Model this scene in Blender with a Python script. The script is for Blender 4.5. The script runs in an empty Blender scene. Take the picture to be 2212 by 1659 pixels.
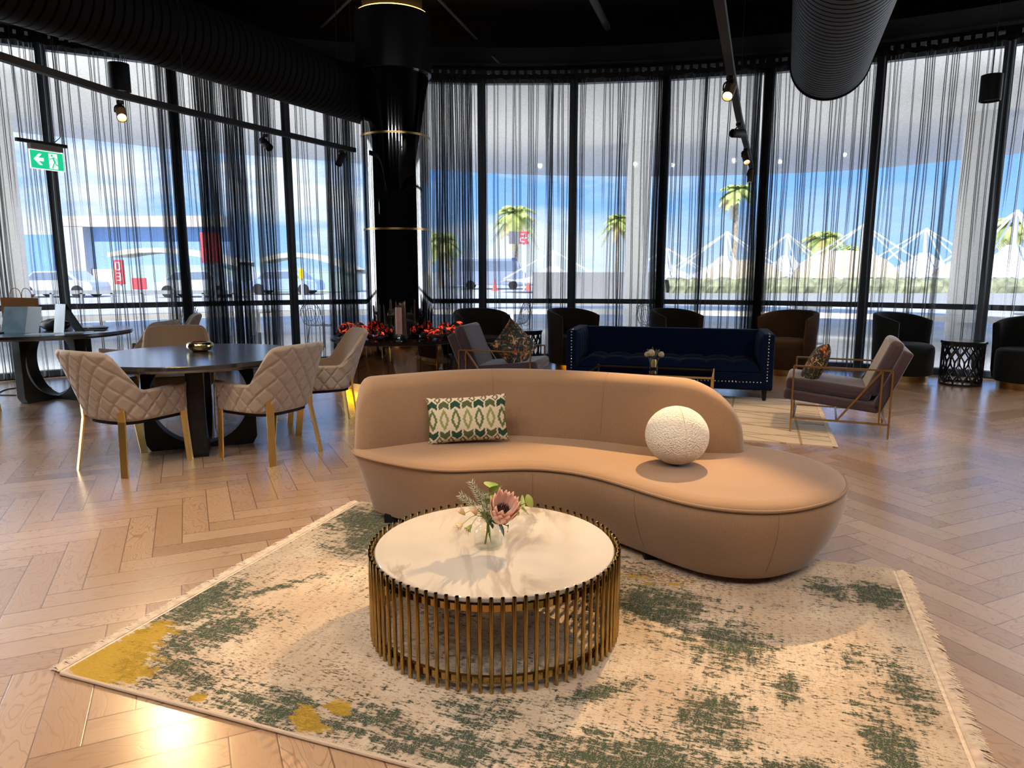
import bpy, bmesh, math, random
from math import sin, cos, pi, radians as RAD, sqrt, atan2
from mathutils import Vector, Matrix, noise

SC = bpy.context.scene
COL = SC.collection

# ---------------------------------------------------------------- camera, sky, sun, area lights, exposure
cam = bpy.data.cameras.new('camera'); cam.sensor_width = 36.0; cam.lens = 1530/2212*36
cam.clip_start = .05; cam.clip_end = 600
co = bpy.data.objects.new('camera', cam); COL.objects.link(co)
co.location = (0, 0, 1.5); co.rotation_euler = (RAD(90-9.3), 0, 0)
SC.camera = co
SC.view_settings.view_transform = 'Standard'; SC.view_settings.look = 'None'
SC.view_settings.gamma = 1.0; SC.view_settings.exposure = 0.45; SC.view_settings.use_curve_mapping = False
SC.cycles.max_bounces = 7; SC.cycles.diffuse_bounces = 3; SC.cycles.glossy_bounces = 4
SC.cycles.transmission_bounces = 6; SC.cycles.transparent_max_bounces = 16
SC.cycles.caustics_reflective = False; SC.cycles.caustics_refractive = False
SC.cycles.sample_clamp_indirect = 4.0
SC.cycles.use_denoising = True; SC.cycles.use_adaptive_sampling = True; SC.cycles.adaptive_threshold = .015

def nd(nt, typ, **kw):
    n = nt.nodes.new(typ)
    for k, v in kw.items(): setattr(n, k, v)
    return n
def lk(nt, a, b): nt.links.new(a, b)

W = bpy.data.worlds.new('sky'); SC.world = W; W.use_nodes = True
nt = W.node_tree; nt.nodes.clear()
wo = nd(nt, 'ShaderNodeOutputWorld'); bg = nd(nt, 'ShaderNodeBackground'); bg.inputs['Strength'].default_value = .92
tc = nd(nt, 'ShaderNodeTexCoord'); mp = nd(nt, 'ShaderNodeMapping'); mp.inputs['Scale'].default_value = (1.0, 1.0, 3.2)
mp.inputs['Location'].default_value = (.35, .0, .1)
nz = nd(nt, 'ShaderNodeTexNoise'); nz.inputs['Scale'].default_value = 3.1; nz.inputs['Detail'].default_value = 7; nz.inputs['Roughness'].default_value = .58
rp = nd(nt, 'ShaderNodeValToRGB'); rp.color_ramp.elements[0].position = .45; rp.color_ramp.elements[1].position = .62
sep = nd(nt, 'ShaderNodeSeparateXYZ'); rh = nd(nt, 'ShaderNodeValToRGB')
rh.color_ramp.elements[0].position = 0.0; rh.color_ramp.elements[0].color = (.50, .88, 1.45, 1)
rh.color_ramp.elements[1].position = .16; rh.color_ramp.elements[1].color = (.24, .62, 1.5, 1)
sx = nd(nt, 'ShaderNodeMapRange'); sx.inputs['From Min'].default_value = -.1; sx.inputs['From Max'].default_value = .35
sx.inputs['To Min'].default_value = 1.0; sx.inputs['To Max'].default_value = .25
ml = nd(nt, 'ShaderNodeMath', operation='MULTIPLY')
mx = nd(nt, 'ShaderNodeMixRGB'); mx.inputs['Color2'].default_value = (1.25, 1.33, 1.38, 1)
lk(nt, tc.outputs['Generated'], mp.inputs['Vector']); lk(nt, mp.outputs['Vector'], nz.inputs['Vector']); lk(nt, nz.outputs['Fac'], rp.inputs['Fac'])
lk(nt, tc.outputs['Generated'], sep.inputs['Vector']); lk(nt, sep.outputs['Z'], rh.inputs['Fac'])
lk(nt, sep.outputs['X'], sx.inputs['Value']); lk(nt, rp.outputs['Color'], ml.inputs[0]); lk(nt, sx.outputs['Result'], ml.inputs[1])
lk(nt, ml.outputs['Value'], mx.inputs['Fac']); lk(nt, rh.outputs['Color'], mx.inputs['Color1'])
lk(nt, mx.outputs['Color'], bg.inputs['Color']); lk(nt, bg.outputs['Background'], wo.inputs['Surface'])

def light(name, typ, loc, energy, color, target=None, **kw):
    L = bpy.data.lights.new(name, typ); L.energy = energy; L.color = color
    for k, v in kw.items(): setattr(L, k, v)
    o = bpy.data.objects.new(name, L); COL.objects.link(o); o.location = loc
    if target is not None:
        o.rotation_euler = (Vector(target)-Vector(loc)).to_track_quat('-Z', 'Y').to_euler()
    return o
WARM = (1.0, .64, .30); WARM2 = (1.0, .78, .56)
light('sun', 'SUN', (-4, -34, 34), 5.5, (1.0, .93, .82), target=(2, 0, 0), angle=RAD(1.0))
# unseen fill spots added overhead behind the viewer to lift the camera-facing sides
for x in (-3.6, -1.6, .4, 2.4, 4.2):
    light('hall_fill', 'SPOT', (x, -.9, 4.85), 105, (.96, .95, .98), target=(x*.6, 4.2, .5), spot_size=RAD(85), spot_blend=.5, shadow_soft_size=.06)
# daylight through the window bays beyond the two edges of the view
light('side_daylight', 'AREA', (-10.3, 7.6, 2.3), 1050, (.86, .93, 1.0), target=(0, 3.4, .6), shape='RECTANGLE', size=6.0, size_y=4.0)
light('side_daylight', 'AREA', (10.3, 7.6, 2.3), 900, (.88, .93, 1.0), target=(1.0, 3.8, .4), shape='RECTANGLE', size=6.0, size_y=4.0)
# wide fill spots added under the ceiling to raise the room's ambient light
for x in (-4.2, -1.4, 1.6, 4.6):
    for y in (1.8, 4.6):
        light('ceiling_fill', 'SPOT', (x, y, 4.5), (80 if abs(x) > 3 else 45) if y < 3 else 50, (1.0, .80, .60), target=(x, y, 0), spot_size=RAD(125), spot_blend=.6, shadow_soft_size=.12)
# upward fill lights added at ground level to brighten the canopy soffit
for x, y in ((-13.2, 9.0), (-6.6, 14.2), (-.6, 17.5), (6.4, 16.2), (13.4, 10.2)):
    light('soffit_fill', 'AREA', (x, y, .05), 175, (1.0, .95, .88), target=(x*1.05, y*1.05, 5), shape='RECTANGLE', size=4.0, size_y=4.0)
# ceiling downlights over the seating group
for i, (x, y, e, tx, ty, sz) in enumerate([(1.5, .9, 150, 1.1, 2.6, 62), (-1.7, 1.4, 100, -1.1, 2.9, 60), (.5, 4.55, 45, .30, 3.5, 60), (-2.4, 3.2, 120, -2.6, 4.6, 70), (2.9, 5.0, 90, 2.6, 6.2, 50), (-3.4, 1.6, 150, -3.0, 3.4, 85), (3.9, 3.6, 60, 3.6, 5.2, 80), (-.2, 1.9, 60, .1, 4.6, 45), (-2.7, 5.2, 90, -2.7, 5.9, 75), (1.6, 6.7, 80, 1.5, 7.5, 18), (5.4, 5.6, 170, 5.2, 7.0, 52), (3.2, 5.4, 110, 2.7, 6.4, 36)]):
    light('ceiling_downlight_lamp', 'SPOT', (x, y, 4.3), e, WARM if i in (0, 2, 4, 7, 8, 10, 11) else WARM2, target=(tx, ty, 0), spot_size=RAD(sz), spot_blend=.55, shadow_soft_size=.04)

# ---------------------------------------------------------------- mesh helpers
class MB:
    def __init__(s): s.v = []; s.f = []
    def add(s, vs, fs):
        b = len(s.v); s.v += [tuple(p) for p in vs]; s.f += [tuple(i+b for i in f) for f in fs]
    def box(s, c, d, M=None):
        x, y, z = d[0]/2, d[1]/2, d[2]/2
        vs = [Vector((sx*x, sy*y, sz*z)) for sz in (-1, 1) for sx, sy in ((-1, -1), (1, -1), (1, 1), (-1, 1))]
        if M is not None: vs = [M @ v for v in vs]
        vs = [v+Vector(c) for v in vs]
        s.add(vs, [(3, 2, 1, 0), (4, 5, 6, 7), (0, 1, 5, 4), (1, 2, 6, 5), (2, 3, 7, 6), (3, 0, 4, 7)])
    def bar(s, a, b, w, t, up=(0, 0, 1)):
        a = Vector(a); b = Vector(b); d = (b-a); L = d.length; d.normalize(); u = Vector(up)
        if abs(d.dot(u)) > .98: u = Vector((0, 1, 0))
        x = d.cross(u).normalized(); y = x.cross(d).normalized()
        M = Matrix((x, y, d)).transposed()
        s.box((a+b)/2, (w, t, L), M)
    def grid(s, P, closeu=False, closev=False):
        n, m = len(P), len(P[0]); vs = [p for r in P for p in r]; fs = []
        for i in range(n-(0 if closeu else 1)):
            for j in range(m-(0 if closev else 1)):
                a = i*m+j; b = i*m+(j+1) % m; c = ((i+1) % n)*m+(j+1) % m; d = ((i+1) % n)*m+j
                fs.append((a, b, c, d))
        s.add(vs, fs)
    def lathe(s, prof, seg=32, c=(0, 0, 0), cap0=False, cap1=False):
        P = [[(c[0]+r*cos(2*pi*k/seg), c[1]+r*sin(2*pi*k/seg), c[2]+z) for k in range(seg)] for r, z in prof]
        b = len(s.v); s.grid(P, closev=True); n = len(prof)
        if cap0: s.f.append(tuple(b+k for k in reversed(range(seg))))
        if cap1: s.f.append(tuple(b+(n-1)*seg+k for k in range(seg)))
    def tube(s, pts, r, seg=8, closed=False, cap=True):
        pts = [Vector(p) for p in pts]; n = len(pts); rr = r if isinstance(r, (list, tuple)) else [r]*n
        P = []; prev = None
        for i in range(n):
            t = (pts[(i+1) % n]-pts[i-1]) if closed else (pts[min(i+1, n-1)]-pts[max(i-1, 0)])
            t.normalize()
            if prev is None:
                u = Vector((0, 0, 1)) if abs(t.z) < .9 else Vector((1, 0, 0))
                x = t.cross(u).normalized()
            else:
                x = (prev-t*prev.dot(t)).normalized()
            prev = x; y = t.cross(x)
            P.append([pts[i]+(x*cos(2*pi*k/seg)+y*sin(2*pi*k/seg))*rr[i] for k in range(seg)])
        b = len(s.v); s.grid(P, closeu=closed, closev=True)
        if cap and not closed:
            s.f.append(tuple(b+k for k in reversed(range(seg)))); s.f.append(tuple(b+(n-1)*seg+k for k in range(seg)))
    def cyl(s, a, b, r, seg=16, r2=None, cap=True): s.tube([a, b], [r, r if r2 is None else r2], seg, cap=cap)
    def prism(s, poly, z0, z1):
        n = len(poly); s.add([(x, y, z0) for x, y in poly]+[(x, y, z1) for x, y in poly],
            [tuple(reversed(range(n))), tuple(range(n, 2*n))]+[(i, (i+1) % n, n+(i+1) % n, n+i) for i in range(n)])
    def ball(s, c, r, seg=16, rings=10, sc=(1, 1, 1)):
        P = [[(c[0]+sc[0]*r*sin(pi*i/rings)*cos(2*pi*k/seg), c[1]+sc[1]*r*sin(pi*i/rings)*sin(2*pi*k/seg), c[2]-sc[2]*r*cos(pi*i/rings)) for k in range(seg)] for i in range(rings+1)]
        s.grid(P, closev=True)
    def xf(s, M): s.v = [tuple(M @ Vector(p)) for p in s.v]; return s

def tag(o, label=None, cat=None, group=None, kind=None):
    if label: o['label'] = label
    if cat: o['category'] = cat
    if group: o['group'] = group
    if kind: o['kind'] = kind
    return o

def obj(name, mb, mat, parent=None, smooth=40, bevel=0, sub=0, merge=False):
    me = bpy.data.meshes.new(name); me.from_pydata(mb.v, [], mb.f)
    bm = bmesh.new(); bm.from_mesh(me)
    if merge: bmesh.ops.remove_doubles(bm, verts=bm.verts, dist=1e-5)
    bmesh.ops.recalc_face_normals(bm, faces=bm.faces); bm.to_mesh(me); bm.free()
    if smooth:
        me.shade_smooth()
        if smooth < 180: me.set_sharp_from_angle(angle=RAD(smooth))
    me.materials.append(mat)
    o = bpy.data.objects.new(name, me); COL.objects.link(o)
    if parent is not None: o.parent = parent
    if bevel:
        m = o.modifiers.new('bevel', 'BEVEL'); m.width = bevel; m.segments = 3; m.limit_method = 'ANGLE'; m.angle_limit = RAD(35)
    if sub:
        m = o.modifiers.new('sub', 'SUBSURF'); m.levels = sub; m.render_levels = sub
    return o

def thing(name, label, cat, loc=(0, 0, 0), rz=0, group=None):
    o = bpy.data.objects.new(name, None); COL.objects.link(o); o.empty_display_size = .1
    o.location = loc; o.rotation_euler = (0, 0, rz)
    return tag(o, label, cat, group)

def dup(root, loc, rz, label, group=None):
    r = root.copy(); COL.objects.link(r); r.location = loc; r.rotation_euler = (0, 0, rz); r['label'] = label
    if group: r['group'] = group
    for ch in list(root.children):
        c = ch.copy(); COL.objects.link(c); c.parent = r
        for g in ch.children:
            d = g.copy(); COL.objects.link(d); d.parent = c
    return r

def catmull(pts, n, closed=False):
    pts = [Vector(p) for p in pts]; m = len(pts); dense = []
    segs = m if closed else m-1
    for i in range(segs):
        p0 = pts[i-1] if (closed or i > 0) else pts[i]*2-pts[i+1]
        p1 = pts[i]; p2 = pts[(i+1) % m]
        p3 = pts[(i+2) % m] if (closed or i+2 < m) else p2*2-p1
        for k in range(24):
            t = k/24
            dense.append(.5*((2*p1)+(p2-p0)*t+(2*p0-5*p1+4*p2-p3)*t*t+(3*p1-p0-3*p2+p3)*t**3))
    dense.append(pts[0] if closed else pts[-1])
    L = [0]
    for a, b in zip(dense, dense[1:]): L.append(L[-1]+(b-a).length)
    out = []; j = 0; cnt = n if closed else n-1
    for k in range(n):
        s = L[-1]*k/cnt
        while j < len(L)-2 and L[j+1] < s: j += 1
        t = (s-L[j])/max(1e-9, L[j+1]-L[j]); out.append(dense[j].lerp(dense[j+1], min(1, max(0, t))))
    return out

# ---------------------------------------------------------------- material helpers
def mat(name, color, rough=.5, metal=0, spec=.5, emit=None, es=0, noise_s=0, noise_a=.15, bump=0, bump_s=200, coat=0, sheen=0):
    m = bpy.data.materials.new(name); m.use_nodes = True; nt = m.node_tree; b = nt.nodes['Principled BSDF']
    b.inputs['Base Color'].default_value = (*color, 1); b.inputs['Roughness'].default_value = rough; b.inputs['Metallic'].default_value = metal
    b.inputs['Specular IOR Level'].default_value = spec
    if coat: b.inputs['Coat Weight'].default_value = coat; b.inputs['Coat Roughness'].default_value = .05
    if sheen: b.inputs['Sheen Weight'].default_value = sheen; b.inputs['Sheen Roughness'].default_value = .4
    if emit: b.inputs['Emission Color'].default_value = (*emit, 1); b.inputs['Emission Strength'].default_value = es
    if noise_s or bump:
        tc = nd(nt, 'ShaderNodeTexCoord')
    if noise_s:
        n = nd(nt, 'ShaderNodeTexNoise'); n.inputs['Scale'].default_value = noise_s; n.inputs['Detail'].default_value = 5
        r = nd(nt, 'ShaderNodeMapRange'); r.inputs['To Min'].default_value = 1-noise_a; r.inputs['To Max'].default_value = 1+noise_a
        r.inputs['From Min'].default_value = .3; r.inputs['From Max'].default_value = .7
        mm = nd(nt, 'ShaderNodeVectorMath', operation='SCALE'); mm.inputs[0].default_value = color
        lk(nt, tc.outputs['Object'], n.inputs['Vector']); lk(nt, n.outputs['Fac'], r.inputs['Value']); lk(nt, r.outputs['Result'], mm.inputs['Scale'])
        lk(nt, mm.outputs['Vector'], b.inputs['Base Color'])
    if bump:
        n = nd(nt, 'ShaderNodeTexNoise'); n.inputs['Scale'].default_value = bump_s; n.inputs['Detail'].default_value = 3
        bp = nd(nt, 'ShaderNodeBump'); bp.inputs['Strength'].default_value = bump; bp.inputs['Distance'].default_value = .004
        lk(nt, tc.outputs['Object'], n.inputs['Vector']); lk(nt, n.outputs['Fac'], bp.inputs['Height']); lk(nt, bp.outputs['Normal'], b.inputs['Normal'])
    return m

class NG:
    """small arithmetic helper for node graphs"""
    def __init__(s, nt): s.nt = nt
    def m(s, op, a, b=None, c=None, clamp=False):
        n = s.nt.nodes.new('ShaderNodeMath'); n.operation = op; n.use_clamp = clamp
        for i, x in enumerate((a, b, c)):
            if x is None: continue
            if isinstance(x, (int, float)): n.inputs[i].default_value = x
            else: s.nt.links.new(x, n.inputs[i])
        return n.outputs[0]
    def comb(s, x, y, z=0):
        n = s.nt.nodes.new('ShaderNodeCombineXYZ')
        for i, v in enumerate((x, y, z)):
            if isinstance(v, (int, float)): n.inputs[i].default_value = v
            else: s.nt.links.new(v, n.inputs[i])
        return n.outputs[0]
    def noise(s, vec, scale, detail=4, rough=.5, dist=0):
        n = s.nt.nodes.new('ShaderNodeTexNoise'); n.inputs['Scale'].default_value = scale; n.inputs['Detail'].default_value = detail
        n.inputs['Roughness'].default_value = rough; n.inputs['Distortion'].default_value = dist
        s.nt.links.new(vec, n.inputs['Vector']); return n.outputs['Fac']
    def ramp(s, fac, *stops):
        n = s.nt.nodes.new('ShaderNodeValToRGB'); e = n.color_ramp.elements
        while len(e) < len(stops): e.new(.5)
        for el, (p, c) in zip(e, stops): el.position = p; el.color = (*c, 1) if len(c) == 3 else c
        s.nt.links.new(fac, n.inputs['Fac']); return n.outputs['Color']
    def mix(s, fac, a, b, mode='MIX'):
        n = s.nt.nodes.new('ShaderNodeMixRGB'); n.blend_type = mode
        for k, x in (('Fac', fac), ('Color1', a), ('Color2', b)):
            if isinstance(x, (int, float)): n.inputs[k].default_value = x
            elif isinstance(x, tuple): n.inputs[k].default_value = (*x, 1)
            else: s.nt.links.new(x, n.inputs[k])
        return n.outputs['Color']
    def smooth(s, x, a, b):
        n = s.nt.nodes.new('ShaderNodeMapRange'); n.interpolation_type = 'SMOOTHSTEP'
        n.inputs['From Min'].default_value = a; n.inputs['From Max'].default_value = b
        s.nt.links.new(x, n.inputs['Value']); return n.outputs['Result']

# floor: oak herringbone
def floor_mat():
    m = bpy.data.materials.new('oak_herringbone'); m.use_nodes = True; nt = m.node_tree; b = nt.nodes['Principled BSDF']; g = NG(nt)
    tc = nd(nt, 'ShaderNodeTexCoord'); mp = nd(nt, 'ShaderNodeMapping'); mp.vector_type = 'TEXTURE'
    Wd = .143; N = 5
    mp.inputs['Rotation'].default_value = (0, 0, RAD(24.5)); mp.inputs['Scale'].default_value = (Wd, Wd, Wd); mp.inputs['Location'].default_value = (.03, .0, 0)
    lk(nt, tc.outputs['Object'], mp.inputs['Vector']); sp = nd(nt, 'ShaderNodeSeparateXYZ'); lk(nt, mp.outputs['Vector'], sp.inputs['Vector'])
    u, v = sp.outputs['X'], sp.outputs['Y']
    i, j = g.m('FLOOR', u), g.m('FLOOR', v); fu, fv = g.m('SUBTRACT', u, i), g.m('SUBTRACT', v, j)
    k = g.m('FLOORED_MODULO', g.m('SUBTRACT', i, j), 2*N)
    h = g.m('LESS_THAN', k, N-.5)                     # 1 = lies along u
    k2 = g.m('SUBTRACT', 2*N-1, k)
    def sel(a, c): return g.m('ADD', g.m('MULTIPLY', h, a), g.m('MULTIPLY', g.m('SUBTRACT', 1, h), c))
    xl = sel(g.m('ADD', fu, k), g.m('ADD', fv, k2)); yl = sel(fv, fu)
    ida = sel(g.m('SUBTRACT', i, k), i); idb = sel(j, g.m('SUBTRACT', j, k2))
    wn = nd(nt, 'ShaderNodeTexWhiteNoise', noise_dimensions='3D'); lk(nt, g.comb(ida, idb, g.m('MULTIPLY', h, 7.3)), wn.inputs['Vector'])
    rnd = wn.outputs['Value']; rc = nd(nt, 'ShaderNodeSeparateColor'); lk(nt, wn.outputs['Color'], rc.inputs['Color'])
    r2 = rc.outputs['Green']
    gx = g.m('ADD', g.m('MULTIPLY', xl, .32), g.m('MULTIPLY', rnd, 91)); gy = g.m('ADD', g.m('MULTIPLY', yl, 1.0), g.m('MULTIPLY', r2, 57))
    gv = g.comb(gx, gy, 0)
    # cathedral grain: contour lines of a stretched noise
    n1 = g.noise(gv, .95, 2, .5, .25)
    rings = g.m('FRACT', g.m('MULTIPLY', n1, g.m('ADD', 9, g.m('MULTIPLY', r2, 16))))
    line = g.smooth(g.m('ABSOLUTE', g.m('SUBTRACT', rings, .5)), .16, .0)
    fine = g.noise(g.comb(g.m('MULTIPLY', gx, 3.5), g.m('MULTIPLY', gy, 38), 0), 1.6, 4, .6)
    gap = g.m('MINIMUM', g.m('MINIMUM', yl, g.m('SUBTRACT', 1, yl)), g.m('MINIMUM', xl, g.m('SUBTRACT', N, xl)))
    gapm = g.smooth(gap, .030, .006)
    base = g.ramp(rnd, (0, (.36, .22, .13)), (.3, (.45, .29, .18)), (.7, (.52, .35, .23)), (1, (.41, .26, .16)))
    c1 = g.mix(g.m('MULTIPLY', line, g.m('MULTIPLY', g.m('ADD', .15, g.m('MULTIPLY', r2, .75)), .62)), base, (.22, .085, .03))
    c2 = g.mix(g.m('MULTIPLY', g.smooth(fine, .5, .72), .35), c1, (.27, .11, .04))
    c3 = g.mix(g.m('MULTIPLY', gapm, .75), c2, (.09, .035, .015))
    lk(nt, c3, b.inputs['Base Color'])
    rr = g.m('ADD', .22, g.m('MULTIPLY', rnd, .06)); lk(nt, rr, b.inputs['Roughness']); b.inputs['Specular IOR Level'].default_value = .8; b.inputs['Coat Weight'].default_value = .8; b.inputs['Coat Roughness'].default_value = .24; b.inputs['Coat IOR'].default_value = 1.6
    hgt = g.m('SUBTRACT', 1, g.m('ADD', g.m('MULTIPLY', line, .25), g.m('ADD', g.m('MULTIPLY', fine, .3), gapm)))
    hgt2 = g.m('ADD', hgt, g.m('MULTIPLY', g.m('SUBTRACT', rnd, .5), .6))
    bp = nd(nt, 'ShaderNodeBump'); bp.inputs['Strength'].default_value = .14; bp.inputs['Distance'].default_value = .003
    lk(nt, hgt, bp.inputs['Height']); lk(nt, bp.outputs['Normal'], b.inputs['Normal'])
    return m

def curtain_mat():
    m = bpy.data.materials.new('black_sheer_voile'); m.use_nodes = True; nt = m.node_tree; nt.nodes.clear(); g = NG(nt)
    out = nd(nt, 'ShaderNodeOutputMaterial'); geo = nd(nt, 'ShaderNodeNewGeometry'); tc = nd(nt, 'ShaderNodeTexCoord')
    dp = nd(nt, 'ShaderNodeVectorMath', operation='DOT_PRODUCT'); lk(nt, geo.outputs['Normal'], dp.inputs[0]); lk(nt, geo.outputs['Incoming'], dp.inputs[1])
    c = g.m('MAXIMUM', g.m('ABSOLUTE', dp.outputs['Value']), .06)
    n = g.noise(tc.outputs['Object'], 55, 3, .6)
    t0 = g.m('ADD', .60, g.m('MULTIPLY', n, .26))
    T = g.m('POWER', t0, g.m('DIVIDE', 1, c))           # yarn seen at a slant closes up
    tr = nd(nt, 'ShaderNodeBsdfTransparent'); df = nd(nt, 'ShaderNodeBsdfDiffuse'); df.inputs['Color'].default_value = (.014, .015, .017, 1)
    tl = nd(nt, 'ShaderNodeBsdfTranslucent'); tl.inputs['Color'].default_value = (.07, .072, .075, 1)
    ad = nd(nt, 'ShaderNodeAddShader'); lk(nt, df.outputs[0], ad.inputs[0]); lk(nt, tl.outputs[0], ad.inputs[1])
    mx = nd(nt, 'ShaderNodeMixShader'); lk(nt, T, mx.inputs['Fac']); lk(nt, ad.outputs[0], mx.inputs[1]); lk(nt, tr.outputs[0], mx.inputs[2])
    lk(nt, mx.outputs[0], out.inputs['Surface']); return m

def thin_glass(name, tint=(1, 1, 1), f=.75):
    m = bpy.data.materials.new(name); m.use_nodes = True; nt = m.node_tree; nt.nodes.clear()
    out = nd(nt, 'ShaderNodeOutputMaterial'); tr = nd(nt, 'ShaderNodeBsdfTransparent'); tr.inputs['Color'].default_value = (*tint, 1)
    gl = nd(nt, 'ShaderNodeBsdfGlossy'); gl.inputs['Roughness'].default_value = .02
    lw = nd(nt, 'ShaderNodeLayerWeight'); lw.inputs['Blend'].default_value = .5; g = NG(nt)
    fr = g.m('ADD', .03 if f > .3 else .004, g.m('MULTIPLY', g.m('POWER', lw.outputs['Facing'], 4), f))
    mx = nd(nt, 'ShaderNodeMixShader'); lk(nt, fr, mx.inputs['Fac']); lk(nt, tr.outputs[0], mx.inputs[1]); lk(nt, gl.outputs[0], mx.inputs[2])
    lk(nt, mx.outputs[0], out.inputs['Surface']); return m

def emis(name, color, s):
    return mat(name, (0, 0, 0), emit=color, es=s)

def attr_mat(name, rough=.9, bump=.5, bump_s=260, extra=None, sheen=0):
    """base colour comes from the woven / printed pattern stored with the cloth"""
    m = bpy.data.materials.new(name); m.use_nodes = True; nt = m.node_tree; b = nt.nodes['Principled BSDF']; g = NG(nt)
    at = nd(nt, 'ShaderNodeAttribute'); at.attribute_name = 'pattern'; tc = nd(nt, 'ShaderNodeTexCoord')
    lk(nt, at.outputs['Color'], b.inputs['Base Color']); b.inputs['Roughness'].default_value = rough; b.inputs['Specular IOR Level'].default_value = .2
    n = g.noise(tc.outputs['Object'], bump_s, 3, .6); bp = nd(nt, 'ShaderNodeBump'); bp.inputs['Strength'].default_value = bump; bp.inputs['Distance'].default_value = .003
    lk(nt, n, bp.inputs['Height']); lk(nt, bp.outputs['Normal'], b.inputs['Normal']); return m
def paint(o, fn):
    me = o.data; a = me.color_attributes.new('pattern', 'FLOAT_COLOR', 'POINT')
    for i, v in enumerate(me.vertices): a.data[i].color = (*fn(v.co, i), 1)

def fabric_mat(name, color, weave=300, rough=.85, amp=.12, sheen=.3, stripes=False):
    m = bpy.data.materials.new(name); m.use_nodes = True; nt = m.node_tree; b = nt.nodes['Principled BSDF']; g = NG(nt)
    tc = nd(nt, 'ShaderNodeTexCoord'); mp = nd(nt, 'ShaderNodeMapping'); mp.inputs['Scale'].default_value = (1, 1, .12); lk(nt, tc.outputs['Object'], mp.inputs['Vector'])
    n = g.noise(mp.outputs['Vector'], weave, 3, .6); n2 = g.noise(tc.outputs['Object'], 5, 3, .5)
    f = g.m('ADD', 1-amp, g.m('ADD', g.m('MULTIPLY', n, amp*1.5), g.m('MULTIPLY', n2, amp*.5)))
    mm = nd(nt, 'ShaderNodeVectorMath', operation='SCALE'); mm.inputs[0].default_value = color; lk(nt, f, mm.inputs['Scale']); lk(nt, mm.outputs['Vector'], b.inputs['Base Color'])
    b.inputs['Roughness'].default_value = rough; b.inputs['Specular IOR Level'].default_value = .25
    b.inputs['Sheen Weight'].default_value = sheen; b.inputs['Sheen Roughness'].default_value = .45
    bp = nd(nt, 'ShaderNodeBump'); bp.inputs['Strength'].default_value = .25; bp.inputs['Distance'].default_value = .002
    lk(nt, n, bp.inputs['Height']); lk(nt, bp.outputs['Normal'], b.inputs['Normal']); return m

M = {}
M['floor'] = floor_mat(); M['curtain'] = curtain_mat(); M['pane'] = thin_glass('window_glass'); M['glass'] = thin_glass('vase_glass', (.97, .99, .98))
M['black'] = mat('black_paint', (.007, .007, .008), .65, spec=.2); M['ceil'] = mat('ceiling_black', (.0055, .005, .005), .9, spec=.05, noise_s=1.5, noise_a=.4)
M['frame'] = mat('black_aluminium', (.012, .013, .015), .45); M['wall'] = mat('dark_plaster', (.03, .03, .032), .85)
M['heading'] = mat('curtain_heading', (.01, .01, .011), .9)
M['slat'] = mat('slot_trim', (.012, .012, .013), .6)
M['gold'] = mat('brushed_gold', (.92, .64, .22), .34, 1); M['brass'] = mat('polished_antique_brass', (.40, .275, .10), .14, 1); M['gold_dim'] = mat('bronze_gold', (.48, .30, .12), .3, 1)
M['sofa'] = fabric_mat('blush_linen', (.295, .18, .105), amp=.36); M['sofa_seam'] = mat('blush_seam', (.25, .14, .10), .9)
M['taupe'] = fabric_mat('taupe_velvet', (.34, .275, .22), 120, .7, .18, .5); M['taupe_shaded'] = fabric_mat('taupe_velvet_shaded', (.19, .13, .088), 120, .7, .15, .4)  # taupe for inner shell and seat is darker, shade put into its colour
M['black_wood'] = mat('black_stained_ash', (.010, .009, .009), .45, spec=.25, noise_s=40, noise_a=.4)
M['navy'] = fabric_mat('navy_velvet', (.002, .008, .032), 100, .8, .2, .05)
M['navy'].node_tree.nodes['Principled BSDF'].inputs['Specular IOR Level'].default_value = .08
M['plum'] = fabric_mat('plum_velvet', (.055, .033, .040), 100, .65, .15, .5)
M['brown_velvet'] = fabric_mat('brown_velvet', (.022, .012, .007), 90, .8, .2, .08); M['mustard'] = fabric_mat('mustard_velvet', (.06, .029, .008), 90, .8, .2, .1)
M['green_velvet'] = fabric_mat('dark_green_velvet', (.009, .012, .010), 90, .8, .2, .08)
M['mirror'] = mat('smoked_mirror', (.24, .235, .23), .04, 1); M['black_gloss'] = mat('gloss_black_steel', (.010, .0095, .0095), .22, 0, .25)
M['duct'] = mat('dark_duct', (.013, .014, .016), .6, 0, .25); M['duct_black'] = mat('black_duct', (.0045, .0035, .0035), .8, spec=.15)
M['white'] = mat('white_render', (.80, .80, .78), .7); M['steel_white'] = mat('white_steel', (.85, .86, .88), .5)

# ---------------------------------------------------------------- room shell
R0 = 11.75
def arc(R, a0, a1, n): return [(R*sin(RAD(a0+(a1-a0)*k/n)), R*cos(RAD(a0+(a1-a0)*k/n))) for k in range(n+1)]
b = MB(); b.prism(arc(11.9, 0, 360, 128)[:-1], -.2, 0); tag(obj('floor', b, M['floor']), kind='structure', label='oak herringbone parquet floor')
b = MB(); b.prism(arc(12.0, 0, 360, 96)[:-1], 4.95, 5.1); tag(obj('ceiling', b, M['ceil'], smooth=0), kind='structure')
b = MB(); o_ = arc(12.0, -180, 180, 128); i_ = arc(10.6, -180, 180, 128)
b.grid([[(x, y, 4.56) for x, y in i_], [(x, y, 4.56) for x, y in o_], [(x, y, 4.95) for x, y in o_], [(x, y, 4.95) for x, y in i_], [(x, y, 4.56) for x, y in i_]])
tag(obj('trim_1', b, M['ceil']), kind='structure')
b = MB()
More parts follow.
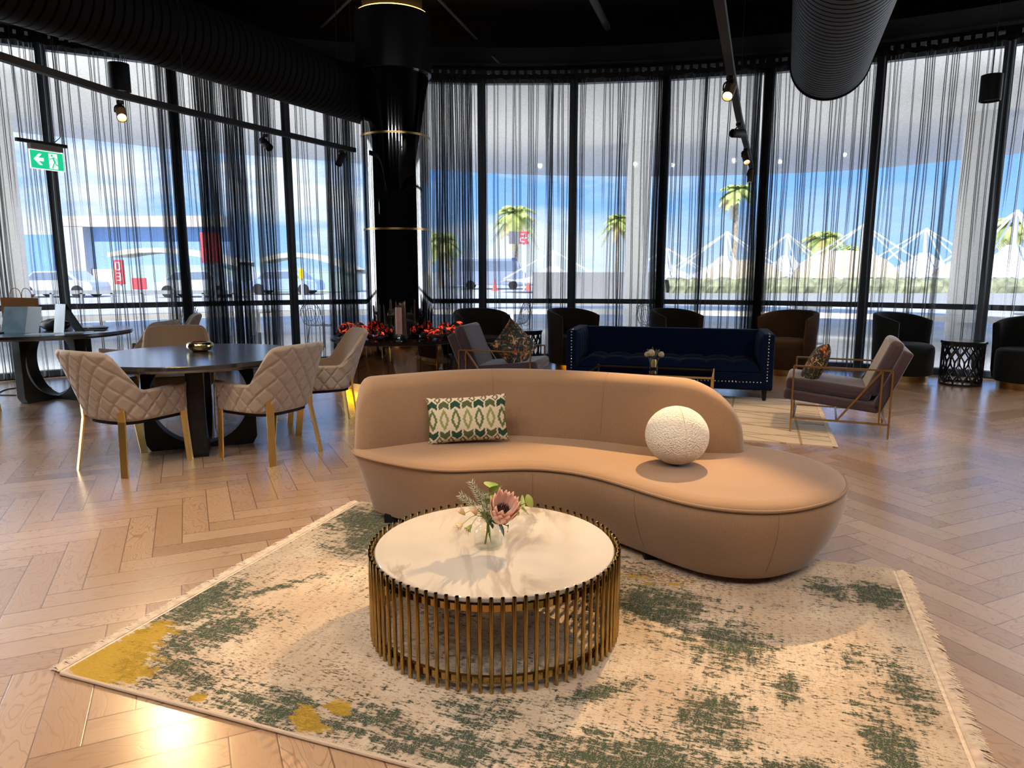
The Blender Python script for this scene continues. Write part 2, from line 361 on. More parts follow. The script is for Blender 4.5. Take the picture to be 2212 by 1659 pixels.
for a0, a1 in ((56, 304),):
    i_ = arc(11.75, a0, a1, 90); o_ = arc(11.95, a0, a1, 90)
    b.grid([[(x, y, 0) for x, y in i_], [(x, y, 4.95) for x, y in i_], [(x, y, 4.95) for x, y in o_], [(x, y, 0) for x, y in o_]])
tag(obj('wall_back', b, M['wall']), kind='structure')
ANG = [-54.6, -47.1, -39.6, -32.1, -24.5, -17.0, -9.6, -2.35, 4.75, 11.7, 19.0, 26.25, 33.5, 40.6, 47.8, 55.0]
def pol(R, a, z=0): return Vector((R*sin(RAD(a)), R*cos(RAD(a)), z))
for n, (a0, a1) in enumerate(zip(ANG, ANG[1:])):
    b = MB()
    ends = [a0] + ([a1] if n == len(ANG)-2 else [])
    for a in ends:
        p = pol(R0, a); b.box((p.x, p.y, 2.28), (.13, .20, 4.56), Matrix.Rotation(-RAD(a), 3, 'Z'))
    for z, hh, dd in ((.04, .10, .12), (.965, .075, .10), (4.40, .10, .12)):
        pa, pb = pol(R0+.02, a0, z), pol(R0+.02, a1, z); b.bar(pa, pb, dd, hh)
    w = tag(obj('window_%d' % (n+1), b, M['frame'], smooth=0), kind='structure')
    p = MB(); pa, pb = pol(R0+.03, a0), pol(R0+.03, a1)
    nrm = Vector(((pa+pb).x, (pa+pb).y, 0)).normalized()*.006
    p.add([q+o+Vector((0, 0, z)) for o in (-nrm, nrm) for q, z in ((pa, .08), (pb, .08), (pb, 4.37), (pa, 4.37))], [(0, 1, 2, 3), (7, 6, 5, 4), (0, 4, 5, 1), (1, 5, 6, 2), (2, 6, 7, 3), (3, 7, 4, 0)])
    # single skin: keep the outer face only, the pane is thin
    p.f = p.f[:1]
    obj('pane', p, M['pane'], w, smooth=0)
# slotted vent strip above the curtain heading
b = MB(); a = -56
while a < 56:
    p = pol(11.66, a, 4.505); b.box(p, (.05 if int(a*10) % 3 else .09, .03, .09), Matrix.Rotation(-RAD(a), 3, 'Z')); a += .62
for z in (4.555, 4.455):
    i_ = arc(11.64, -56, 56, 90); o_ = arc(11.70, -56, 56, 90)
    b.grid([[(x, y, z-.012) for x, y in i_], [(x, y, z+.012) for x, y in i_], [(x, y, z+.012) for x, y in o_], [(x, y, z-.012) for x, y in o_]])
tag(obj('trim_2', b, M['slat'], smooth=0), kind='structure')

# ---------------------------------------------------------------- sheer curtains
def th(px, py=450):
    x = (px-1106)/1530; y = -(py-829.5)/1530; c, s = cos(RAD(9.3)), sin(RAD(9.3))
    return math.degrees(atan2(x, c+y*s))
DENSE = [(th(-10), th(6), .035), (th(352), th(398), .030), (th(434), th(536), .026), (th(556), th(600), .05), (th(706), th(768), .038), (th(938), th(1022), .045),
         (th(1180), th(1192), .03), (th(1330), th(1346), .03), (th(1406), th(1436), .03), (th(1504), th(1518), .035), (th(1602), th(1662), .028), (th(1846), th(1856), .04), (-48, -46.5, .04), (46.5, 48, .04)]
BND = [(-56, None), (th(8), None), (th(376), None), (th(490), None), (th(740), None), (th(985), None), (th(1338), None), (th(1634), None), (th(1905), None), (th(2190), None), (56, None)]
CLAB = ['black sheer curtain at far end of window wall beside table with paper bag', 'black sheer curtain behind table with paper bag and exit sign', 'black sheer curtain behind dark brown chair at far table',
        'densely gathered black sheer curtain between far table and mirrored column', 'black sheer curtain just behind fireplace and mirrored column', 'black sheer curtain behind lattice table beside plum armchair',
        'black sheer curtain in middle of window wall behind navy sofa', 'black sheer curtain behind mustard tub chair', 'black sheer curtain behind black green tub chair', 'black sheer curtain at end of window wall behind last green tub chair']
ZR = [.03, .35, .75, 1.2, 1.7, 2.2, 2.7, 3.2, 3.7, 4.1, 4.38]
rng = random.Random(5)
RC = 11.52
for n in range(len(BND)-1):
    a0, a1 = BND[n][0], BND[n+1][0]
    s0, s1 = RAD(a0)*RC, RAD(a1)*RC; s = s0+.02; pl = []
    while s < s1-.02:
        d = None
        for x0, x1, sp in DENSE:
            if x0 <= math.degrees(s/RC) <= x1: d = sp
        dens = d is not None
        k = dict(s=s, w=(rng.uniform(.030, .052) if dens else rng.choice([.014, .018, .022, .028, .036])), D=(rng.uniform(.12, .20) if dens else rng.uniform(.08, .15)),
                 low=(1.0 if dens else rng.choice([0, .15, .5, .9, 1.0, 1.2])), top=rng.uniform(.7, 1), ph=rng.uniform(0, 6.28), amp=rng.uniform(.004, .014), lean=rng.uniform(-.02, .02), fade=rng.uniform(1.8, 3.4))
        pl.append(k); s += (d*rng.uniform(.7, 1.5) if dens else rng.choice([.045, .06, .075, .09, .11, .14])*rng.uniform(.85, 1.15))
    P = []
    for z in ZR:
        row = []
        def P3(s, r): return (r*sin(s/RC), r*cos(s/RC), z)
        t = z/4.38; row.append(P3(s0+.003, RC))
        for q, k in enumerate(pl):
            sp = k['s']+k['amp']*sin(k['ph']+z*1.7)+k['lean']*(1-t)
            f = 1.0 if z > k['fade'] else k['low']+(1-k['low'])*max(0, (z-k['fade']+.8)/.8)
            w = k['w']*(1+.9*(1-t)*(1 if k['low'] > .8 else .3)); D = k['D']*f*k['top']
            row += [P3(sp-w/2, RC), P3(sp-w*.12, RC+D), P3(sp+w*.12, RC+D), P3(sp+w/2, RC)]
            nx = pl[q+1]['s'] if q+1 < len(pl) else s1
            gap = nx-k['s']; row.append(P3(k['s']+gap*.5, RC-min(.02, gap*.16)))
        row.append(P3(s1-.003, RC)); P.append(row)
    b = MB(); b.grid(P)
    for x0, x1, sp_ in DENSE:                      # gathered stacks hang two layers deep
        lo, hi = max(RAD(x0)*RC, s0+.01), min(RAD(x1)*RC, s1-.01)
        if hi-lo < .08: continue
        mm = int((hi-lo)/.016); Q = []
        fr = [(rng.uniform(-.05, .05), rng.uniform(0, 6.28)) for _ in range(mm+1)]
        for z in ZR:
            row = []
            for q in range(mm+1):
                sq = lo+(hi-lo)*q/mm+.012*sin(fr[q][1]+z*1.3); r = RC+.09+fr[q][0]+(.03 if q % 2 else -.03); row.append((r*sin(sq/RC), r*cos(sq/RC), z))
            Q.append(row)
        b.grid(Q)
    c = tag(obj('sheer_curtain', b, M['curtain'], smooth=0), CLAB[n], 'curtain', 'black sheer curtains along the window wall')
    hb = MB(); nn = max(20, int((s1-s0)/.02)); rows = [[], []]
    for q in range(nn+1):
        s = s0+(s1-s0)*q/nn; r = RC+.018*sin(s*48)
        for zi, z in enumerate((4.37+.012*sin(s*24), 4.44)): rows[zi].append((r*sin(s/RC), r*cos(s/RC), z))
    hb.grid(rows); h = obj('heading_tape', hb, M['heading'], c, smooth=0); md = h.modifiers.new('thick', 'SOLIDIFY'); md.thickness = .006

# ---------------------------------------------------------------- large rug
RA, RB = Vector((.9403, -.3404)), Vector((.3404, .9403))
RUG0 = Vector((-1.747, 2.46)) + RA*.07
RL, RWd = 3.06, 2.07
def n3(x, y, z=0): return noise.noise(Vector((x, y, z)))
def fbm(x, y, o=4, z=0): return sum(n3(x*2**i, y*2**i, z+i*7.1)/2**i for i in range(o))
# hand-placed patches of the abstract design: (a, b, radius a, radius b, angle, weight)
GREEN = [(.22, 1.80, .30, .26, 0, 1.0), (.45, 1.55, .30, .28, 20, .9), (.60, 1.9, .4, .2, 0, .9), (.06, .62, .20, .30, 0, .85), (.30, .40, .30, .14, 60, .8), (.25, .80, .04, .28, -35, .8),
         (.45, .14, .30, .12, 0, .75), (.85, .09, .40, .12, 0, .8), (1.25, .12, .30, .12, 0, .8), (1.9, .55, .05, .22, -50, .9), (1.75, 1.35, .22, .35, 0, .75), (1.55, 1.62, .45, .18, 0, .7),
         (2.0, 1.30, .25, .22, 0, .9), (2.35, 1.05, .20, .30, 0, .8), (2.95, 1.75, .14, .14, 0, 1.1), (2.75, 1.72, .10, .12, 0, 1.0), (2.3, .55, .16, .22, 0, .85), (2.6, .30, .30, .14, 0, .9), (2.1, .20, .40, .20, 0, 1.0), (2.75, .10, .35, .15, 0, 1.0), (2.5, .05, .5, .12, 0, .9), (1.55, .12, .25, .10, 0, .8), (2.85, .55, .10, .30, 10, .9), (2.95, .15, .12, .2, 0, .9),
         (1.55, .30, .2, .12, 0, .7), (1.2, .9, .18, .15, 0, .5), (2.55, .80, .07, .16, 0, .8), (2.8, 1.1, .16, .12, 0, .6), (.75, 1.1, .10, .10, 0, .55), (2.95, .95, .07, .25, 5, .8)]
OCHRE = [(.10, .16, .13, .28, 0, 1.3), (.23, .09, .14, .12, 30, 1.1), (.07, .36, .06, .14, 0, 1.0), (1.02, .10, .07, .05, 0, 1.1), (1.10, .17, .07, .05, 0, 1.1), (1.06, .04, .09, .04, 0, 1.0), (.60, .05, .05, .03, 0, .9), (1.95, 1.55, .38, .10, 0, .62), (1.7, 1.5, .25, .10, 0, .6)]
BROWN = [(.60, .22, .22, .14, 0, .7), (.95, .36, .12, .06, -20, 1.0), (.75, .3, .1, .05, -30, .9), (2.0, 1.60, .4, .10, 0, 1.1), (1.65, 1.52, .3, .16, 0, .8), (1.5, 1.42, .3, .2, 0, .6), (1.3, .75, .3, .2, 0, .4), (2.6, 1.35, .3, .3, 0, .35), (3.0, .35, .06, .2, 0, .7)]
def blob(L, a, b):
    t = 0
    for x, y, ra, rb, an, w in L:
        dx, dy = a-x, b-y; c, s = cos(RAD(an)), sin(RAD(an)); u = (dx*c+dy*s)/ra; v = (-dx*s+dy*c)/rb
        t = max(t, w*math.exp(-(u*u+v*v)*.9))
    return t
NXR, NYR = 230, 156
b = MB(); b.grid([[((i/NXR)*RL, (j/NYR)*RWd, 0) for j in range(NYR+1)] for i in range(NXR+1)])
rug = thing('area_rug', 'cream rug with distressed green and ochre pattern under round brass coffee table', 'rug', (RUG0.x, RUG0.y, .011), atan2(RA.y, RA.x))
pile = None
m = bpy.data.materials.new('rug_pile'); m.use_nodes = True; nt = m.node_tree; bs = nt.nodes['Principled BSDF']; g = NG(nt)
at = nd(nt, 'ShaderNodeAttribute'); at.attribute_name = 'pattern'; sc_ = nd(nt, 'ShaderNodeSeparateColor'); lk(nt, at.outputs['Color'], sc_.inputs['Color'])
tc = nd(nt, 'ShaderNodeTexCoord'); mp = nd(nt, 'ShaderNodeMapping'); mp.inputs['Scale'].default_value = (1, 2.6, 1); lk(nt, tc.outputs['Object'], mp.inputs['Vector'])
mp2 = nd(nt, 'ShaderNodeMapping'); mp2.inputs['Scale'].default_value = (3.2, 1, 1); lk(nt, tc.outputs['Object'], mp2.inputs['Vector'])
f1 = g.noise(mp.outputs['Vector'], 40, 6, .72); f2 = g.noise(mp.outputs['Vector'], 9, 5, .65); f3 = g.noise(mp2.outputs['Vector'], 30, 5, .7); f4 = g.noise(tc.outputs['Object'], 210, 2, .6); f5 = g.noise(tc.outputs['Object'], 2.2, 4, .6)
mp3 = nd(nt, 'ShaderNodeMapping'); mp3.inputs['Scale'].default_value = (1, 5, 1); lk(nt, tc.outputs['Object'], mp3.inputs['Vector']); mp4 = nd(nt, 'ShaderNodeMapping'); mp4.inputs['Scale'].default_value = (5, 1, 1); lk(nt, tc.outputs['Object'], mp4.inputs['Vector'])
f6 = g.noise(mp3.outputs['Vector'], 6, 5, .7); f7 = g.noise(mp4.outputs['Vector'], 7, 5, .7)
ff = g.m('ADD', g.m('MULTIPLY', f1, .34), g.m('ADD', g.m('MULTIPLY', f2, .22), g.m('ADD', g.m('MULTIPLY', f6, .24), g.m('MULTIPLY', f7, .20))))
gm = g.smooth(g.m('ADD', sc_.outputs['Red'], g.m('MULTIPLY', g.m('SUBTRACT', ff, .5), 5.2)), .44, .62)
om = g.smooth(g.m('ADD', sc_.outputs['Green'], g.m('MULTIPLY', g.m('SUBTRACT', f2, .5), 1.6)), .42, .55)
gm = g.m('MULTIPLY', gm, g.smooth(g.m('ADD', f4, g.m('MULTIPLY', g.m('SUBTRACT', f3, .5), .7)), .36, .50))
bm_ = g.smooth(g.m('ADD', sc_.outputs['Blue'], g.m('MULTIPLY', g.m('SUBTRACT', f1, .5), 3.2)), .48, .62)
cream = g.mix(g.smooth(f5, .35, .65), (.54, .42, .31), (.70, .59, .46)); cream = g.mix(g.smooth(f3, .50, .68), cream, (.52, .40, .28))
cream = g.mix(g.m('MULTIPLY', g.smooth(g.m('ADD', f1, g.m('MULTIPLY', g.m('SUBTRACT', f7, .5), .4)), .52, .62), .75), cream, (.24, .155, .095))
fg = g.smooth(g.m('ADD', sc_.outputs['Red'], g.m('MULTIPLY', g.m('SUBTRACT', ff, .5), 3.6)), .22, .66); cream = g.mix(g.m('MULTIPLY', fg, .65), cream, g.mix(f5, (.28, .23, .17), (.24, .25, .20))); c_ = g.mix(g.m('MULTIPLY', bm_, .8), cream, (.16, .085, .045)); c_ = g.mix(gm, c_, g.mix(f2, (.030, .060, .045), (.085, .115, .070)))
c_ = g.mix(om, c_, g.mix(f1, (.36, .22, .03), (.62, .42, .07)))
c_ = g.mix(g.m('MULTIPLY', f4, .35), c_, (.12, .09, .07), 'MULTIPLY') if False else g.mix(.0, c_, c_)
lk(nt, c_, bs.inputs['Base Color']); bs.inputs['Roughness'].default_value = .95; bs.inputs['Specular IOR Level'].default_value = .1
bp = nd(nt, 'ShaderNodeBump'); bp.inputs['Strength'].default_value = .9; bp.inputs['Distance'].default_value = .006
lk(nt, g.m('ADD', g.m('MULTIPLY', f4, .6), g.m('ADD', f1, g.m('MULTIPLY', gm, .4))), bp.inputs['Height']); lk(nt, bp.outputs['Normal'], bs.inputs['Normal'])
M['rug'] = m
M['fringe'] = mat('cotton_fringe', (.72, .58, .44), .95, noise_s=30, noise_a=.2); M['rugedge'] = mat('rug_binding', (.56, .44, .34), .95, bump=.5)
pile = obj('pile', b, M['rug'], rug); paint(pile, lambda p, i: (blob(GREEN, p.x, p.y)*.66+.13+.13*fbm(p.x*2.2, p.y*2.2), blob(OCHRE, p.x, p.y)*.75, blob(BROWN, p.x, p.y)*.5+.06))
b = MB()
for y in (-.004, RWd+.004): b.tube([(0, y, -.003), (RL*.25, y, -.003), (RL*.5, y, -.003), (RL, y, -.003)], .007, 8)
b.grid([[(0, 0, -.001), (0, RWd, -.001)], [(0, 0, -.010), (0, RWd, -.010)]]); b.grid([[(RL, 0, -.001), (RL, RWd, -.001)], [(RL, 0, -.010), (RL, RWd, -.010)]])
obj('binding', b, M['rugedge'], rug)
for sgn, x0 in ((-1, 0), (1, RL)):
    b = MB(); rng = random.Random(3)
    b.grid([[(x0, 0, .0), (x0, RWd, .0)], [(x0+sgn*.025, 0, -.003), (x0+sgn*.025, RWd, -.003)]])
    y = .004
    while y < RWd:
        for q in range(2):
            L_ = rng.uniform(.04, .062); dy = rng.uniform(-.018, .018)
            b.tube([(x0+sgn*.015, y, -.002), (x0+sgn*(.02+L_*.5), y+dy*.3, -.001+rng.uniform(0, .006)), (x0+sgn*(.022+L_), y+dy, -.008)], [.0036, .0032, .0018], 4, cap=False)
        y += .0062
    obj('fringe', b, M['fringe'], rug)

# ---------------------------------------------------------------- curved sofa
OUT = [(-.92, 4.05), (-.80, 3.935), (-.66, 3.835), (-.50, 3.745), (-.33, 3.700), (-.12, 3.72), (.11, 3.735), (.30, 3.675), (.45, 3.565), (.58, 3.42), (.72, 3.25), (.86, 3.125), (1.02, 3.06), (1.18, 3.05), (1.34, 3.10), (1.52, 3.22),
       (1.66, 3.40), (1.735, 3.62), (1.72, 3.84), (1.63, 4.03), (1.47, 4.18), (1.25, 4.25), (1.0, 4.30), (.75, 4.40), (.45, 4.51), (.2, 4.58), (-.05, 4.61), (-.35, 4.57), (-.62, 4.45), (-.82, 4.30), (-.94, 4.16)]
ON = 170; OL = [p.to_2d() for p in catmull([(x, y, 0) for x, y in OUT], ON, True)]
ON_N = []
for i in range(ON):
    t = (OL[(i+1) % ON]-OL[i-1]).normalized(); ON_N.append(Vector((-t.y, t.x)))   # inward (outline runs counter-clockwise)
def inset(d, z):
    out = []
    for i in range(ON):
        k = min(1, max(0, (-.15-OL[i].x)/.5)); k = k*k*(3-2*k)            # the narrow end tapers straight, the round end bulges
        dd = d if z > .4165 else d*(1-k)+k*.11*(1-(z-.05)/.366)
        out.append((OL[i].x+ON_N[i].x*dd, OL[i].y+ON_N[i].y*dd, z))
    return out
sofa = thing('curved_sofa', 'blush pink kidney shaped sofa with curved back behind brass coffee table', 'sofa')
b = MB(); prof = [(.11, .05), (.095, .06), (.075, .10), (.045, .16), (.018, .23), (-.004, .30), (-.010, .35), (-.008, .39), (.0, .416)]
b.grid([inset(d, z) for d, z in prof], closev=True); b.f.append(tuple(reversed(range(ON)))); sofa_base = obj('base', b, M['sofa'], sofa, smooth=60)
b = MB(); b.grid([inset(d, z) for d, z in [(.0, .416), (-.004, .424), (.004, .433), (.03, .442), (.055, .4465), (.075, .448)]], closev=True); b.add(inset(.075, .448), [tuple(range(ON))])
obj('seat', b, M['sofa'], sofa, smooth=60)
b = MB(); b.tube(inset(-.007, .420), .0085, 8, closed=True); obj('piping', b, mat('blush_piping', (.285, .17, .098), .85), sofa)
INN = [(-.905, 4.03), (-.80, 4.075), (-.58, 4.205), (-.31, 4.35), (-.02, 4.405), (.27, 4.34), (.55, 4.24), (.81, 4.10), (1.05, 3.99), (1.36, 3.955)]
KN = 90; IL = [p.to_2d() for p in catmull([(x, y, 0) for x, y in INN], KN)]
LEN = [0]
for p, q in zip(IL, IL[1:]): LEN.append(LEN[-1]+(q-p).length)
P = []; secs = []
for i in range(KN):
    t = (IL[min(i+1, KN-1)]-IL[max(i-1, 0)]).normalized(); nrm = Vector((-t.y, t.x))
    dl, dr = LEN[i], LEN[-1]-LEN[i]
    th_ = 1.0
    if dl < .10: th_ = sqrt(max(.02, 1-(1-dl/.10)**2))
    if dr < .10: th_ = min(th_, sqrt(max(.02, 1-(1-dr/.10)**2)))
    h = .425
    if dl < .17: h = min(h, .425*(1-(1-dl/.17)**2.6)**(1/2.6)+.0)
    if dr < .46: h = min(h, .425*(1-(1-dr/.46)**2.3)**(1/2.3))
    w = .20*max(.12, th_); cx = .10; z0 = .40; zt = .43+max(h, .015); rz = min(.075, (zt-z0)*.8); row = []
    base = IL[i]+nrm*cx
    prof = [(-w/2, z0), (-w/2-.012, z0+(zt-z0-rz)*.25), (-w/2-.012, z0+(zt-z0-rz)*.6), (-w/2, zt-rz)] + [(-w/2*cos(pi*k/10), zt-rz+rz*sin(pi*k/10)) for k in range(1, 10)] + [(w/2, zt-rz), (w/2, z0+(zt-rz-z0)*.5), (w/2-.01, z0-.02)]
    for d, z in prof:
        lean = .055*max(0, (z-.43)/.42)
        q = base+nrm*(d+lean); row.append((q.x, q.y, z))
    P.append(row)
b = MB(); b.grid(P); m0 = len(P[0]); b.f.append(tuple(range(m0))); b.f.append(tuple(reversed(range((KN-1)*m0, KN*m0)))); sofa_back = obj('backrest', b, M['sofa'], sofa, smooth=60)
for tt in (.365, .64):
    i = int(tt*KN); b = MB(); row = [Vector(p) for p in P[i][1:9]]; t = (IL[i+1]-IL[i-1]).normalized(); nr = Vector((-t.y, t.x, 0))
    b.tube([p-nr*.0005 for p in row], .0016, 5); obj('seam', b, M['sofa_seam'], sofa_back)
def near(px_, py_): return min(range(ON), key=lambda i: (OL[i]-Vector((px_, py_))).length)
for x, y in ((.11, 3.735), (.62, 3.37), (1.20, 3.05)):
    i = near(x, y); b = MB(); b.tube([(OL[i].x+ON_N[i].x*(d-.0004), OL[i].y+ON_N[i].y*(d-.0004), z) for d, z in [(.11, .05), (.075, .10), (.045, .16), (.018, .23), (-.004, .30), (-.010, .35), (-.008, .39), (0, .414)]], .0014, 5); obj('seam', b, M['sofa_seam'], sofa_base)
for x, y in ((-.72, 4.04), (.72, 3.50), (1.42, 3.42), (1.05, 4.1), (0, 4.4)):
    zb = .0115 if y < 4.05 else .0; b = MB(); b.box((x, y, (zb+.06)/2), (.07, .07, .06-zb)); obj('foot', b, M['black'], sofa, smooth=0)

# ikat cushion
def cushion_mesh(w, h, d, nx=100, ny=64, pinch=.06):
    P = []
    for side in (1, -1):
        G = []
        for i in range(nx+1):
            r = []
            for j in range(ny+1):
                u, v = i/nx*2-1, j/ny*2-1
                pu = 1-pinch*(1-abs(v)**2)*abs(u)**6*0-.055*(1-v*v)*(abs(u)**3); pv = 1-.075*(1-u*u)*(abs(v)**3)
                th_ = d/2*((1-abs(u)**2.6)*(1-abs(v)**2.6))**.5
                r.append((u*w/2*pu, side*th_, v*h/2*pv))
            G.append(r)
        P.append(G)
    b = MB(); b.grid(P[0]); b.grid(P[1]); return b
def ikat(p, i):
    x = p.x/.49+.5; z = p.z/.285+.5
    x += .004*sin(z*90)+.004*fbm(p.x*40, p.z*40, 2); z += .012*fbm(p.x*45, p.z*45, 2, 5)
    cream = (.66, .58, .44); dk = (.022, .065, .038); md = (.10, .17, .055); lt = (.27, .30, .11); ol = (.12, .12, .05)
    n = 7.0; k = math.floor(x*n); f = x*n-k-.5            # column coordinate
    alt = int(k) % 2
    zc = abs(z-.5)
    # centre eye
    e = (abs(f)/.41)+(zc/.235)**1.35
    if e < 1 and e > .48: return md if alt == 0 else lt
    if e <= .48: return cream
    # chevrons above and below
    y = zc-.275-.16*(.5-abs(f))
    if -.075 < y < .055 and abs(f) < .43: return dk if alt == 0 else (.085, .11, .05)
    # small diamonds between columns near the edges
    f2 = f-.5 if f > 0 else f+.5
    dd = abs(f2)/.30+abs(zc-.43)/.085
    if .5 < dd < 1: return ol
    if dd <= .5: return cream
    dd = abs(f)/.30+abs(zc-.52)/.06
    if dd < 1: return dk
    return cream
M['ikat'] = attr_mat('ikat_cotton', .9, .4, 300)
cu = obj('scatter_cushion', cushion_mesh(.49, .285, .13, 150, 90), M['ikat'], merge=True, smooth=180); paint(cu, ikat)
cu.rotation_euler = (RAD(-13), RAD(-2.5), RAD(6)); cu.location = (-.272, 4.225, .592)
tag(cu, 'rectangular cushion with green ikat diamonds leaning on blush curved sofa', 'cushion')
# boucle ball
m = bpy.data.materials.new('cream_boucle'); m.use_nodes = True; nt = m.node_tree; bs = nt.nodes['Principled BSDF']; g = NG(nt)
bs.inputs['Base Color'].default_value = (.90, .83, .72, 1); bs.inputs['Roughness'].default_value = .95; bs.inputs['Sheen Weight'].default_value = .3
tc = nd(nt, 'ShaderNodeTexCoord'); vo = nd(nt, 'ShaderNodeTexVoronoi'); vo.inputs['Scale'].default_value = 115; lk(nt, tc.outputs['Object'], vo.inputs['Vector'])
n_ = g.noise(tc.outputs['Object'], 90, 4, .6); bp = nd(nt, 'ShaderNodeBump'); bp.inputs['Strength'].default_value = .9; bp.inputs['Distance'].default_value = .008
lk(nt, g.m('SUBTRACT', g.m('MULTIPLY', n_, .8), vo.outputs['Distance']), bp.inputs['Height']); lk(nt, bp.outputs['Normal'], bs.inputs['Normal']); M['boucle'] = m
ballo = thing('ball_cushion', 'round cream boucle ball cushion on seat of blush curved sofa', 'cushion', (.893, 3.74, .607))
b = MB(); b.ball((0, 0, 0), .170, 72, 44, (1, 1, .93))
b.v = [tuple(Vector(p)*(1+.006*n3(p[0]*38, p[1]*38, p[2]*38)+.008*n3(p[0]*6, p[1]*6, p[2]*6))*(1 if p[2] > -.13 else 1)) for p in b.v]
bc = obj('boucle_cover', b, M['boucle'], ballo, smooth=180)
b = MB(); pts = [(.1712*sin(t)*.06, -.1712*sin(t), .1712*.93*cos(t)) for t in [pi*k/30 for k in range(1, 29)]]; b.tube(pts, .0026, 6); obj('seam', b, mat('boucle_seam', (.80, .73, .62), .95), bc)

# ---------------------------------------------------------------- round coffee table
ct = thing('coffee_table', 'round brass rod drum coffee table with white marble top on green rug', 'table', (-.072, 2.815, .012))
m = bpy.data.materials.new('white_marble'); m.use_nodes = True; nt = m.node_tree; bs = nt.nodes['Principled BSDF']; g = NG(nt)
tc = nd(nt, 'ShaderNodeTexCoord'); mp = nd(nt, 'ShaderNodeMapping'); mp.inputs['Rotation'].default_value = (0, 0, RAD(28)); mp.inputs['Scale'].default_value = (1.6, .45, 1); lk(nt, tc.outputs['Object'], mp.inputs['Vector'])
n1 = g.noise(mp.outputs['Vector'], 2.3, 6, .55, .7); v1 = g.smooth(g.m('ABSOLUTE', g.m('SUBTRACT', n1, .5)), .055, .0)
n2 = g.noise(mp.outputs['Vector'], 1.1, 3, .5); n3_ = g.noise(tc.outputs['Object'], 3, 3, .5)
vm = g.m('MULTIPLY', v1, g.smooth(n2, .36, .58)); c_ = g.mix(g.m('MULTIPLY', vm, 1.0), g.mix(g.smooth(n3_, .35, .7), (.56, .51, .455), (.50, .455, .41)), (.27, .23, .195))
lk(nt, c_, bs.inputs['Base Color']); bs.inputs['Roughness'].default_value = .09; bs.inputs['Specular IOR Level'].default_value = .5
M['marble'] = m
b = MB(); b.lathe([(.488, .328), (.4945, .333), (.4945, .347), (.491, .350), (.0001, .350)], 128, cap0=True); obj('marble_top', b, M['marble'], ct, smooth=30)
for z0, z1 in ((.303, .328), (.030, .055)):
    b = MB(); b.lathe([(.490, z0), (.5055, z0), (.5055, z1), (.490, z1), (.490, z0)], 128); obj('ring', b, M['brass'], ct, smooth=30)
NR = 80; rod = None
for k in range(NR):
    if rod is None:
        b = MB(); b.lathe([(.0055, .0), (.0080, .0005), (.0080, .358), (.0074, .3595), (.0058, .359), (.0056, .335), (.0001, .335)], 12, cap0=True); rod = obj('rod', b, M['brass'], ct, smooth=40); o = rod
    else: o = rod.copy(); COL.objects.link(o); o.parent = ct
    a = 2*pi*k/NR; o.location = (.5135*cos(a), .5135*sin(a), 0)

# ---------------------------------------------------------------- vase and flowers
VX, VY, VZ = -.098, 2.79, .3625
vs_ = thing('glass_vase', 'small clear glass bottle vase holding protea on marble coffee table', 'vase', (VX, VY, VZ))
b = MB(); po = [(.0001, .0), (.052, .0), (.058, .005), (.0595, .012), (.0595, .062), (.057, .074), (.048, .084), (.037, .090), (.0345, .096), (.0345, .108), (.040, .114), (.0405, .117), (.038, .119), (.033, .117), (.0315, .108), (.0315, .097), (.035, .091), (.046, .081), (.053, .072), (.056, .062), (.056, .014), (.050, .008), (.0001, .008)]
b.lathe(po, 48)
M['glass'] = thin_glass('clear_glass', (.985, .995, .99), .32)
obj('glass_body', b, M['glass'], vs_, smooth=60)
b = MB(); b.lathe([(.0001, .009), (.0555, .009), (.0555, .026), (.0001, .026)], 40); obj('water', b, thin_glass('water', (.98, .985, .97), .2), vs_, smooth=40)
stem_m = mat('green_stem', (.12, .16, .04), .6); leaf_m = mat('leaf_green', (.16, .26, .04), .5, noise_s=20); leaf_d = mat('leaf_dark', (.045, .085, .03), .5); leaf_l = mat('leaf_lime', (.36, .46, .12), .5)
silver_m = mat('silver_foliage', (.50, .52, .42), .8); petal_m = mat('protea_petal', (.93, .58, .45), .6, noise_s=14, noise_a=.22); petal_y = mat('yellow_petal', (.88, .66, .36), .6); stamen_m = mat('dark_stamen', (.10, .05, .06), .7)
def petal(b, base, direc, up, L, w, cup=.25, bend=.2, n=7, m_=5):
    d = Vector(direc).normalized(); u = Vector(up); u = (u-d*u.dot(d)).normalized(); s = d.cross(u); P = []
    for i in range(n+1):
        t = i/n; wd = w*sin(pi*min(.985, .08+.92*t**.85))**.8*.5; r = []
        c = Vector(base)+d*L*t+u*(bend*L*t*t)
        for j in range(m_+1):
            v = j/m_*2-1; r.append(c+s*wd*v+u*cup*wd*v*v)
        P.append(r)
    b.grid(P)
def stem_path(tip): return [(rng.uniform(-.02, .02), rng.uniform(-.02, .02), .012), (tip[0]*.1, tip[1]*.1, .09), (tip[0]*.35, tip[1]*.35, .12), tip]
rng = random.Random(8)
